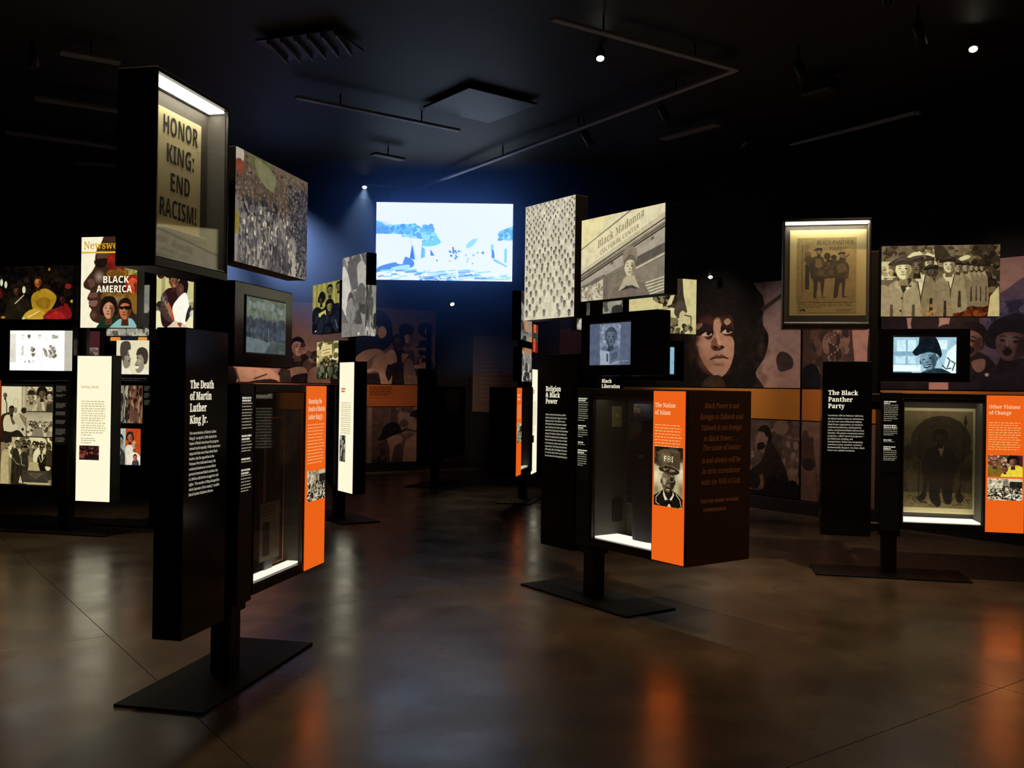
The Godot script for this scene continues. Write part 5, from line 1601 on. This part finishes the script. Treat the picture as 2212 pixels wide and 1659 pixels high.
func pic_chanting() -> Texture2D:          # mural: a crowd of young people shouting, pink sky and bluish trees on the right
	var p := Pic.new(700, 400, "#8f6f6e", 31)
	p.grad("#a0807f", "#b88d86", 0, 0, 100, 70)
	p.rect("#33262a", 0, 0, 30, 100)
	p.blob("#4d3a36", [-2, 104, 0, 20, 8, 10, 22, 20, 26, 60, 26, 104])
	p.poly("#c29088", [24, 30, 34, 30, 36, 104, 28, 104])
	p.mottle(["#6d524a", "#3d2e2c", "#8a6b60"], 50, 6, 40, 24, 100, 2, 4, 2)
	for i in 30:
		p.ell("#a9938a", 16 + sin(i * .7) * 2.4, 46 + i * 1.7, .5, .8)
	p.blob("#211820", [34, 104, 34, 40, 42, 28, 50, 40, 50, 104])
	p.blob("#7d6a60", [40, 78, 47, 76, 48, 86, 40, 88])
	p.blob("#17141e", [0, 104, 0, 84, 6, 78, 10, 90, 10, 104])
	p.blob("#5d4d66", [80, 30, 88, 26, 100, 20, 100, 104, 80, 104])
	p.blob("#3d3a5a", [84, 40, 92, 32, 102, 36, 102, 60, 84, 62])
	p.mottle(["#464264", "#2e2c48", "#5d5674"], 130, 83, 34, 100, 66, 2, 4)
	for q in [[58, 46], [67, 60], [74, 48]]:
		p.ell("#2a1f22", q[0], q[1], 6, 12)
	p.blob("#241b22", [62, 104, 66, 78, 78, 70, 86, 80, 90, 104])
	p.head(76, 62, 26, "#8a6358", "#3a2828", "#1d161a", "short", -.6, .3)
	p.ell("#1d1014", 76.5, 69, 1.6, 3, .5)
	p.blob("#8a6a5e", [77, 78, 82, 76, 82, 84, 79, 86])
	p.ell("#d8b8a8", 83, 88, .8, 1.4)
	p.blob("#2a2030", [84, 104, 86, 82, 94, 76, 104, 82, 104, 104])
	p.head(92, 64, 28, "#5f464c", "#241a22", "#1a1622", "afro", -.5, .15)
	p.ell("#140c12", 90.5, 71, 1.6, 3, .3)
	p.blob("#c29088", [50, 58, 58, 56, 60, 70, 52, 72])
	p.blob("#1d171c", [36, 104, 48, 90, 60, 92, 66, 104])
	p.poly("#c08d84", [60, 93, 68, 93, 68, 104, 60, 104])
	return p.finish(.06)

func pic_musician() -> Texture2D:          # mural: a bearded man in profile playing a saxophone to seated listeners
	var p := Pic.new(320, 420, "#5f4b47", 32)
	p.mottle(["#705a54", "#54423e", "#846a60", "#62504c"], 120, 0, 0, 100, 80, 5, 12)
	p.mottle(["#9a7f72"], 10, 60, 18, 98, 70, 2, 4, 1.6)
	p.blob("#2a2121", [4, 74, 14, 66, 32, 54, 40, 34, 50, 30, 60, 40, 72, 56, 82, 78, 80, 104, 30, 104, 34, 76, 18, 78, 8, 80])
	p.blob("#8a6f64", [22, 22, 26, 16, 36, 15, 42, 26, 38, 34, 30, 38, 24, 36, 20, 28])
	p.blob("#1d1718", [24, 15, 30, 9, 42, 8, 50, 18, 50, 28, 44, 32, 40, 24, 36, 17])
	p.blob("#1d1718", [24, 32, 34, 30, 38, 36, 26, 41, 23, 38])
	p.ell("#8a6f64", 41, 25, 2.4, 3)
	for i in 12:
		p.ell(["#a58a74", "#6d584c"][i % 2], 14 - i * .9 + sin(i) * 3, 44 + i * 2.6, 2.4, 1.8)
	p.line("#8d7464", 1.6, [22, 40, 12, 48, 6, 58, 4, 76])
	p.blob("#7d6450", [26, 80, 34, 72, 36, 88, 30, 92])
	p.ell("#221b1d", 16, 82, 14, 11)
	p.blob("#8a6c5e", [0, 86, 8, 88, 14, 96, 0, 104])
	p.ell("#1a1416", 60, 86, 22, 16)
	p.ell("#151113", 88, 92, 14, 16)
	p.rect("#171214", 10, 94, 100, 100)
	p.soft("#6d544a", 62, 73, 5, 2, .7)
	return p.finish(.06)

func pic_raised_arm() -> Texture2D:        # mural: a figure seen from behind with one fist lifted
	var p := Pic.new(220, 420, "#8f6f64", 33)
	p.rect("#7d5f56", 0, 0, 40, 100)
	p.blob("#4d3833", [2, 16, 12, 12, 20, 20, 22, 40, 26, 54, 18, 62, 6, 60, 0, 50])
	p.blob("#7b5b4f", [10, 12, 16, 2, 28, 3, 32, 8, 22, 14, 16, 20])
	p.blob("#6d524a", [0, 64, 14, 58, 30, 60, 38, 104, 0, 104])
	p.ell("#33282a", 13, 54, 10, 8)
	p.line("#4b3834", 1.4, [26, 66, 30, 100])
	p.blob("#4a3632", [50, 104, 54, 40, 70, 30, 90, 44, 96, 104])
	p.head(72, 26, 16, "#5d463e", "#2a1f1e", "#1a1414", "afro", 0)
	return p.finish(.06)

func pic_collage() -> Texture2D:           # tall collage of small black-and-white scenes with orange blocks
	var p := Pic.new(120, 320, "#6d6a6c", 34)
	p.mottle(["#8d8a8a", "#4a484c", "#a5a29c", "#2e2d33"], 160, 0, 0, 100, 100, 6, 12, 2.4)
	p.rect("#e39a5c", 30, 40, 62, 78)
	p.ell("#e0935a", 96, 72, 16, 7)
	p.rect("#8d8a86", 4, 80, 96, 90)
	p.line("#3a383a", 2, [10, 83, 60, 84])
	p.ell("#e8a468", 90, 94, 18, 5)
	return p.finish(.08)

func pic_cliff() -> Texture2D:             # black-and-white close view of a crowd on a slope below two orange heads
	var p := Pic.new(120, 260, "#75726c", 35)
	p.mottle(["#9d9990", "#4a4846", "#c5c0b4", "#5d5a57"], 150, 0, 10, 100, 100, 6, 12, 2.2)
	p.mottle(["#d5d0c2", "#3a3837"], 40, 0, 76, 100, 102, 5, 9)
	p.ell("#d8894e", 26, 8, 20, 9)
	p.ell("#d8894e", 84, 8, 18, 9)
	return p.finish(.08)

func pic_flag() -> Texture2D:              # red, green and orange poster
	var p := Pic.new(80, 220, "#a81f22", 36)
	p.rect("#c9863a", 16, 0, 60, 30)
	p.rect("#17402a", 10, 30, 90, 56)
	p.poly("#1f5a34", [40, 34, 90, 26, 60, 70])
	p.rect("#d8683a", 12, 52, 48, 98)
	p.rect("#7a1620", 66, 60, 96, 100)
	return p.finish(.05)

func pic_performers() -> Texture2D:        # sepia: musicians in dark clothes and pale sleeves before a white backdrop
	var p := Pic.new(300, 240, "#dccf92", 37)
	p.grad("#e3d698", "#d2c58a")
	p.rect("#c9bb84", 0, 80, 76, 100)
	p.poly("#3d3426", [44, -4, 78, -4, 80, 30, 86, 60, 50, 60])
	p.blob("#241d14", [34, 30, 44, 18, 60, 16, 70, 24, 66, 46, 40, 46])
	p.mottle(["#1d1710", "#3a3122", "#8d8058"], 70, 36, 20, 66, 44, 2, 5)
	p.poly("#d9cb96", [58, 40, 64, 24, 68, 26, 62, 48, 54, 52])
	p.blob("#b9ab78", [44, 96, 46, 60, 54, 52, 60, 62, 58, 96])
	p.blob("#ddd09a", [54, 66, 60, 54, 70, 58, 66, 72])
	p.blob("#4b4030", [66, 60, 74, 40, 82, 44, 84, 66, 72, 72])
	p.blob("#cfc18a", [74, 66, 80, 58, 88, 72, 84, 86, 76, 84])
	p.ell("#7b6f4c", 66, 78, 7, 9)
	p.ell("#d9cc98", 66, 70, 4, 2)
	p.line("#4b4030", 2, [82, 66, 92, 68, 92, 98])
	p.mottle(["#5d5138", "#8d8058", "#3a3122"], 30, 48, 84, 92, 100, 2, 5)
	p.poly("#d9cc90", [88, -2, 102, -2, 102, 62, 92, 62])
	return p.finish(.06)

func pic_blue_frame() -> Texture2D:        # pale blue film frame, a soft curved edge on its left
	var p := Pic.new(200, 120, "#8fb8cc", 38)
	p.grad("#93bccf", "#84b0c6")
	p.blob("#5f8ba4", [50, -4, 66, -4, 78, 30, 74, 60, 62, 104, 40, 104])
	p.blob("#73a0b7", [30, -4, 74, -4, 84, 40, 70, 104, 30, 104])
	return p.finish(.03)

func pic_ruins() -> Texture2D:             # very bright film frame: roofless white walls on either side of a street, trees behind
	var p := Pic.new(620, 350, "#ffffff", 39)
	p.blob("#86ddf2", [-4, 24, 4, 26, 8, 30, 20, 28, 30, 30, 33, 36, 42, 37, 45, 44, 47, 52, 34, 56, -4, 44])
	p.mottle(["#5f9fe0", "#74c8ec", "#a8ecf6", "#6aaee6"], 110, 1, 30, 42, 48, 1.5, 4)
	p.soft("#4a86d8", 2, 36, 12, 14, .8)
	p.blob("#8fd8ee", [89, 38, 95, 32, 102, 30, 102, 46, 92, 46])
	p.mottle(["#6ab4dc", "#a8ecf6"], 26, 90, 34, 101, 46, 1, 2.6)
	p.blob("#a9e9f0", [66, 54, 70, 47, 74, 46, 71, 54, 67, 58])
	p.rect("#ffffff", 0, 41, 19, 80)
	p.rect("#ffffff", 19, 45, 26, 74)
	p.poly("#ffffff", [26, 46, 34, 46.6, 33, 74, 29, 74, 26, 70])
	p.poly("#4f7fcb", [26.6, 54, 29.6, 74, 25, 72])
	p.poly("#c9f4fa", [27, 54, 30.4, 74, 28.6, 74])
	p.poly("#7cc9e6", [33.6, 56, 36, 60, 36, 70, 33, 72])
	p.poly("#4f8fd0", [40, 60, 43, 68, 40, 68])
	p.poly("#c9f4fa", [0, 60, 2, 80, 0, 90])
	p.blob("#5b93dd", [0, 92, 2, 84, 12, 78, 20, 76, 22, 70, 28, 76, 26, 84, 12, 86, 2, 90])
	p.blob("#ffffff", [15, 74, 19, 71, 20, 79, 16, 79])
	p.blob("#bff0f8", [12, 84, 24, 80, 24, 86, 14, 87])
	p.mottle(["#2f5f8a", "#4f8fc0"], 9, 54, 62, 60, 72, .8, 1.8)
	p.line("#2f5f8a", 1.4, [56.4, 57, 56.8, 65])
	p.mottle(["#9fdcec", "#5f9fc0"], 10, 58, 60, 84, 72, .8, 1.8)
	p.poly("#5f93d0", [84.6, 56, 86.4, 62, 86.8, 70, 84.6, 70])
	p.poly("#9fe2ee", [84, 53, 86, 52, 86, 58, 84, 60])
	p.rect("#9fe2ee", 94, 58, 96, 76)
	p.poly("#9fd8ea", [86, 70, 96, 80, 96, 82, 86, 74])
	p.mottle(["#3f6f90"], 4, 44, 74, 72, 80, .6, 1.2)
	for i in 70:
		var x := p.r.randf_range(2, 98)
		var y := p.r.randf_range(87, 100)
		p.line(["#a9ecf6", "#6fa8e4", "#bff0f8", "#8fd8ee"][i % 4], p.r.randf_range(.8, 2.0), [x, y, x + p.r.randf_range(3, 9), y - p.r.randf_range(.4, 1.6)])
	p.mottle(["#5f93e0", "#7fc0ec"], 30, 32, 95, 60, 101, 1, 2.4, .5)
	return p.finish(.0, 1.6)

func pic_lawn() -> Texture2D:              # dim greenish film frame: a distant crowd beside a pale path
	var p := Pic.new(220, 180, "#53605e", 40)
	p.mottle(["#5a6858", "#4d5a50", "#66735f", "#707d70"], 80, 0, 0, 100, 42, 5, 11)
	p.mottle(["#7d8a84", "#6a7674"], 12, 0, 0, 100, 20, 4, 8)
	p.mottle(["#3a4450", "#465058", "#2e3844", "#55606a"], 160, 0, 40, 100, 74, 3, 8)
	p.soft("#333d4c", 45, 54, 34, 22, .7)
	p.soft("#5d6678", 80, 68, 22, 14, .6)
	p.poly("#6e7c80", [0, 72, 20, 74, 60, 80, 44, 100, 0, 100])
	p.line("#8a969a", 1.4, [54, 52, 55, 84])
	p.poly("#4a5353", [60, 82, 100, 80, 100, 100, 46, 100])
	p.soft("#7b878a", 88, 96, 12, 5, .6)
	return p.finish(.06)

func pic_hidden() -> Texture2D:            # blurred black-and-white photograph glimpsed behind other panels
	var p := Pic.new(260, 240, "#6d6a60", 41)
	p.mottle(["#8d8a7c", "#4a473f", "#a8a492", "#5d5a50"], 120, 0, 0, 100, 100, 6, 14, 1.4)
	p.rect("#9a968a", 78, 2, 98, 40)
	p.ell("#b5b09c", 90, 46, 8, 10)
	p.blob("#3a3831", [76, 60, 98, 56, 102, 82, 80, 84])
	p.mottle(["#c5c0a8", "#6d6a5d", "#e0dac0"], 60, 0, 86, 100, 100, 3, 6)
	return p.finish(.07)

func wide(src: Texture2D, before: float, after: float, c: String) -> Texture2D:      # the same print with plain margins, in widths of the print
	var im0 := src.get_image()
	var w := im0.get_width()
	var im := Image.create_empty(int(w * (1 + before + after)), im0.get_height(), false, Image.FORMAT_RGB8)
	im.fill(Color(c))
	im.blit_rect(im0, Rect2i(0, 0, w, im0.get_height()), Vector2i(int(w * before), 0))
	return ImageTexture.create_from_image(im)
# ---------------------------------------------------------------- prints: a small drawing kit for the photographs that are printed on panels
class Pic:
	var im: Image
	var w: int
	var h: int
	var r := RandomNumberGenerator.new()
	var disc: Image
	var ho := Vector2.ZERO
	var hk := 1.0
	var ht := 0.0
	var side_light := 1.0

	func _init(ww: int, hh: int, c := "#000000", sd := 1) -> void:
		w = ww
		h = hh
		im = Image.create_empty(w, h, false, Image.FORMAT_RGBA8)
		im.fill(Color(c))
		r.seed = sd
		disc = Image.create_empty(32, 32, false, Image.FORMAT_RGBA8)
		for y in 32:
			for x in 32:
				var d := Vector2(x - 15.5, y - 15.5).length() / 15.5
				disc.set_pixel(x, y, Color(1, 1, 1, clampf(1.0 - d, 0, 1)))

	func px(c: Color, q: PackedVector2Array) -> void:       # a filled polygon in pixels
		var lo := 1e9
		var hi := -1e9
		for v in q:
			lo = minf(lo, v.y)
			hi = maxf(hi, v.y)
		var n := q.size()
		for y in range(maxi(0, int(floor(lo))), mini(h - 1, int(ceil(hi))) + 1):
			var yy := y + 0.5
			var xs := PackedFloat32Array()
			for i in n:
				var a := q[i]
				var b := q[(i + 1) % n]
				if (a.y <= yy) != (b.y <= yy):
					xs.append(a.x + (yy - a.y) / (b.y - a.y) * (b.x - a.x))
			xs.sort()
			for k in range(0, xs.size() - 1, 2):
				var x0 := maxi(0, int(round(xs[k])))
				var x1 := mini(w, int(round(xs[k + 1])))
				if x1 > x0:
					im.fill_rect(Rect2i(x0, y, x1 - x0, 1), c)

	func curve(q: PackedVector2Array) -> PackedVector2Array:
		var o := PackedVector2Array()
		var n := q.size()
		for i in n:
			for k in 5:
				o.append(q[i].cubic_interpolate(q[(i + 1) % n], q[(i + n - 1) % n], q[(i + 2) % n], k / 5.0))
		return o

	func pts(a: Array) -> PackedVector2Array:
		var q := PackedVector2Array()
		for i in range(0, a.size() - 1, 2):
			q.append(Vector2(a[i] * w / 100.0, a[i + 1] * h / 100.0))
		return q

	func poly(c: String, a: Array) -> void:                  # straight sides, coordinates in percent
		px(Color(c), pts(a))

	func blob(c: String, a: Array) -> void:                  # the same with a curve through the points
		px(Color(c), curve(pts(a)))

	func rect(c: String, x0: float, y0: float, x1: float, y1: float) -> void:
		im.fill_rect(Rect2i(int(x0 * w / 100), int(y0 * h / 100), maxi(1, int((x1 - x0) * w / 100)), maxi(1, int((y1 - y0) * h / 100))), Color(c))

	func ell(c: String, x: float, y: float, rx: float, ry: float, turn := 0.0) -> void:
		var q := PackedVector2Array()
		for i in 20:
			var a := i * TAU / 20
			var v := Vector2(cos(a) * rx * w / 100, sin(a) * ry * h / 100).rotated(turn)
			q.append(v + Vector2(x * w / 100, y * h / 100))
		px(Color(c), q)

	func line(c: String, t: float, a: Array) -> void:        # t: thickness in percent of the height
		var q := pts(a)
		var k := t * h / 200.0
		for i in q.size() - 1:
			var d := (q[i + 1] - q[i]).normalized() * k
			var s := Vector2(-d.y, d.x)
			px(Color(c), PackedVector2Array([q[i] - d * .5 + s, q[i + 1] + d * .5 + s, q[i + 1] + d * .5 - s, q[i] - d * .5 - s]))

	func soft(c: String, x: float, y: float, rx: float, ry: float, alpha := 1.0) -> void:
		var sx := maxi(2, int(rx * w / 50))
		var sy := maxi(2, int(ry * h / 50))
		var b: Image = disc.duplicate()
		b.resize(sx, sy, Image.INTERPOLATE_BILINEAR)
		var col := Color(c)
		var f := Image.create_empty(sx, sy, false, Image.FORMAT_RGBA8)
		for yy in sy:
			for xx in sx:
				col.a = alpha * b.get_pixel(xx, yy).a
				f.set_pixel(xx, yy, col)
		im.blend_rect(f, Rect2i(0, 0, sx, sy), Vector2i(int(x * w / 100 - sx / 2.0), int(y * h / 100 - sy / 2.0)))

	func grad(c0: String, c1: String, x0 := 0.0, y0 := 0.0, x1 := 100.0, y1 := 100.0) -> void:
		var n := int((y1 - y0) * h / 100)
		for i in n:
			im.fill_rect(Rect2i(int(x0 * w / 100), int(y0 * h / 100) + i, int((x1 - x0) * w / 100), 1), Color(c0).lerp(Color(c1), float(i) / n))

	func mottle(cs: Array, n: int, x0: float, y0: float, x1: float, y1: float, s0: float, s1: float, tall := 1.0) -> void:   # n random dabs
		for i in n:
			var s := r.randf_range(s0, s1)
			ell(cs[r.randi() % cs.size()], r.randf_range(x0, x1), r.randf_range(y0, y1), s * h / w, s * tall, r.randf_range(-.6, .6))

	func print_lines(c: String, x0: float, y0: float, x1: float, n: int, step: float, t: float) -> void:   # lines of small print, word by word
		for i in n:
			var x := x0
			var last := x1 - r.randf() * (x1 - x0) * (.6 if i == n - 1 else .12)
			while x < last:
				var l := r.randf_range(.03, .1) * (x1 - x0) * 1.5
				rect(c, x, y0 + i * step, minf(x + l, last), y0 + i * step + t)
				x += l + (x1 - x0) * .025

	func hm(a: Array) -> PackedVector2Array:                 # points of a head, in face heights from its middle
		var q := PackedVector2Array()
		for i in range(0, a.size() - 1, 2):
			q.append(ho + Vector2(a[i] * hk, a[i + 1] * hk).rotated(ht))
		return q

	# a head: x, y the middle of the face, s its height (percent of the picture's height), t the turn (-1 left ... 1 right)
	func head(x: float, y: float, s: float, sk: String, dk: String, hr: String, style := "short", t := 0.0, tilt := 0.0, feat := true) -> void:
		var k := s * h / 100.0
		var o := Vector2(x * w / 100.0, y * h / 100.0)
		ho = o
		hk = k
		ht = tilt
		var S := Color(sk)
		var D := Color(dk)
		var Hh := Color(hr)
		px(D, hm([-.17, .25, .17, .25, .24, .8, -.24, .8]))
		match style:
			"afro": px(Hh, curve(hm([-.62, -.1, -.5, -.5, 0, -.78, .5, -.5, .62, -.1, .48, .2, -.48, .2])))
			"bob": px(Hh, curve(hm([-.5, .3, -.52, -.2, -.3, -.58, .3, -.58, .52, -.2, .5, .3])))
		px(D, curve(hm([-.4 - t * .02, -.02, -.4, .14, -.3, .14, -.3, -.02])))
		px(D, curve(hm([.4 - t * .02, -.02, .4, .14, .3, .14, .3, -.02])))
		px(S, curve(hm([-.33, -.22, -.36, .08, -.25, .36, t * .05, .5, .25, .36, .36, .08, .33, -.22, 0, -.44])))
		if feat:
			var c := t * .12
			var side := -1.0 if t >= 0 else 1.0
			px(S.lerp(D, .55), curve(hm([side * .36, -.2, side * .37, .1, side * .24, .38, side * .1, .46, side * .14, .2, side * .16, -.1])))
			for e in [-1, 1]:
				px(D.darkened(.35), curve(hm([e * .15 + c - .09, -.13, e * .15 + c, -.17, e * .15 + c + .09, -.13, e * .15 + c, -.13])))
				px(D.darkened(.2), curve(hm([e * .15 + c - .08, -.03, e * .15 + c, -.07, e * .15 + c + .08, -.03, e * .15 + c, .01])))
				px(Color(.03, .02, .02), curve(hm([e * .15 + c - .03, -.03, e * .15 + c, -.06, e * .15 + c + .03, -.03, e * .15 + c, 0])))
			px(S.lerp(D, .5), hm([c * 1.2, -.06, c * 1.5 + .09, .15, c * 1.5 - .09, .15]))
			px(S.lightened(.16), hm([c * 1.25 - .02, -.08, c * 1.4 + .03, .1, c * 1.4 - .03, .1]))
			px(D.darkened(.4), hm([c * 1.5 - .07, .13, c * 1.5 + .07, .13, c * 1.4, .17]))
			px(D.darkened(.35), curve(hm([c - .13, .265, c, .24, c + .13, .265, c, .29])))
			px(S.lightened(.08), curve(hm([c - .09, .3, c, .285, c + .09, .3, c, .34])))
		if feat and k > 30:
			soft(S.lightened(.3).to_html(false), x - t * 3 - 18 * k / w * side_light, y - s * .06, 22 * k / w, s * .3, .5)
			soft(D.darkened(.3).to_html(false), x + 24 * k / w * side_light, y + s * .12, 20 * k / w, s * .42, .55)
		match style:
			"short": px(Hh, curve(hm([-.38, .0, -.4, -.3, -.15, -.55, .2, -.55, .4, -.3, .38, .0, .3, -.2, .1, -.31, -.15, -.31, -.3, -.2])))
			"afro": px(Hh, curve(hm([-.45, .0, -.48, -.4, 0, -.7, .48, -.4, .45, .0, .3, -.2, 0, -.28, -.3, -.2])))
			"bob": px(Hh, curve(hm([-.45, .2, -.46, -.3, 0, -.6, .46, -.3, .45, .2, .31, -.15, 0, -.33, -.31, -.15])))
			"beret":
				px(Hh, curve(hm([-.38, -.02, -.36, -.3, .36, -.3, .38, -.02, .3, -.2, -.3, -.2])))
				px(Hh, curve(hm([-.62, -.16, -.5, -.42, -.1, -.58, .36, -.52, .46, -.28, .1, -.26])))
				px(Hh.lightened(.16), curve(hm([-.46, -.34, -.1, -.54, .2, -.5, -.1, -.44])))
			"hat":
				px(Hh, curve(hm([-.62, -.16, 0, -.24, .62, -.2, .4, -.34, -.4, -.3])))
				px(Hh, curve(hm([-.36, -.25, -.3, -.65, .3, -.65, .38, -.25])))
			"bald": px(S.lightened(.1), curve(hm([-.2, -.36, 0, -.42, .2, -.36, 0, -.3])))

	# shoulders and chest under a head: x the middle, y the collar, half width and height in percent
	func coat(x: float, y: float, hw: float, hh: float, c: String, dk: String, shirt := "") -> void:
		blob(c, [x - hw * .28, y, x + hw * .28, y, x + hw * .8, y + hh * .13, x + hw, y + hh * .4, x + hw * 1.05, y + hh * 1.1, x - hw * 1.05, y + hh * 1.1, x - hw, y + hh * .4, x - hw * .8, y + hh * .13])
		poly(dk, [x - hw * .7, y + hh * .5, x - hw * .55, y + hh * .5, x - hw * .5, y + hh, x - hw * .75, y + hh])
		poly(dk, [x + hw * .7, y + hh * .5, x + hw * .55, y + hh * .5, x + hw * .5, y + hh, x + hw * .75, y + hh])
		if shirt:
			poly(shirt, [x - hw * .25, y, x + hw * .25, y, x, y + hh * .5])
			line(dk, 1.2, [x - hw * .27, y, x, y + hh * .52, x, y + hh])
			line(dk, 1.2, [x + hw * .27, y, x, y + hh * .52])

	func crowd(x0: float, y0: float, x1: float, y1: float, rows: int, cols: int, s0: float, s1: float, sk: Array, body: Array, hair: String, faces := false) -> void:
		for j in rows:
			var f := (j + .5) / rows
			var s := lerpf(s0, s1, f)
			for i in cols:
				var x := lerpf(x0, x1, (i + .5 + r.randf_range(-.4, .4) + (.5 if j % 2 else 0.0)) / cols)
				var y := lerpf(y0, y1, f) + r.randf_range(-.3, .3) * s
				var b: String = body[r.randi() % body.size()]
				var a := float(h) / w
				blob(b, [x - s * .8 * a, y + s * 1.9, x - s * .7 * a, y + s * .7, x, y + s * .45, x + s * .7 * a, y + s * .7, x + s * .8 * a, y + s * 1.9])
				var q: String = sk[r.randi() % sk.size()]
				head(x, y, s, q, Color(q).darkened(.5).to_html(false), hair, ["short", "afro", "short", "bob"][r.randi() % 4], r.randf_range(-1, 1), 0.0, faces)

	func finish(grain := .03, shrink := 2.0, tone := .2) -> ImageTexture:
		if grain > 0:
			var f := FastNoiseLite.new()
			f.seed = w + h * 3
			f.frequency = .022
			f.fractal_octaves = 5
			f.fractal_gain = .62
			var lum := f.get_image(w, h, false, false, false)
			var lb := lum.get_data()
			var bytes := PackedByteArray()
			bytes.resize(w * h * 4)
			var state := 12345 + w * 7 + h
			for i in w * h:
				state = (state * 1103515245 + 12345) & 0x7fffffff
				var v := (lb[i] - 128) / 128.0 * tone + (((state >> 17) & 255) / 255.0 - .5) * grain * 2.0
				var o := i * 4
				if v > 0:
					bytes[o] = 255
					bytes[o + 1] = 250
					bytes[o + 2] = 238
					v *= .55
				bytes[o + 3] = int(255 * minf(absf(v), .6))
			im.blend_rect(Image.create_from_data(w, h, false, Image.FORMAT_RGBA8, bytes), Rect2i(0, 0, w, h), Vector2i.ZERO)
		im.resize(int(w / shrink), int(h / shrink), Image.INTERPOLATE_LANCZOS)
		im.convert(Image.FORMAT_RGB8)
		return ImageTexture.create_from_image(im)
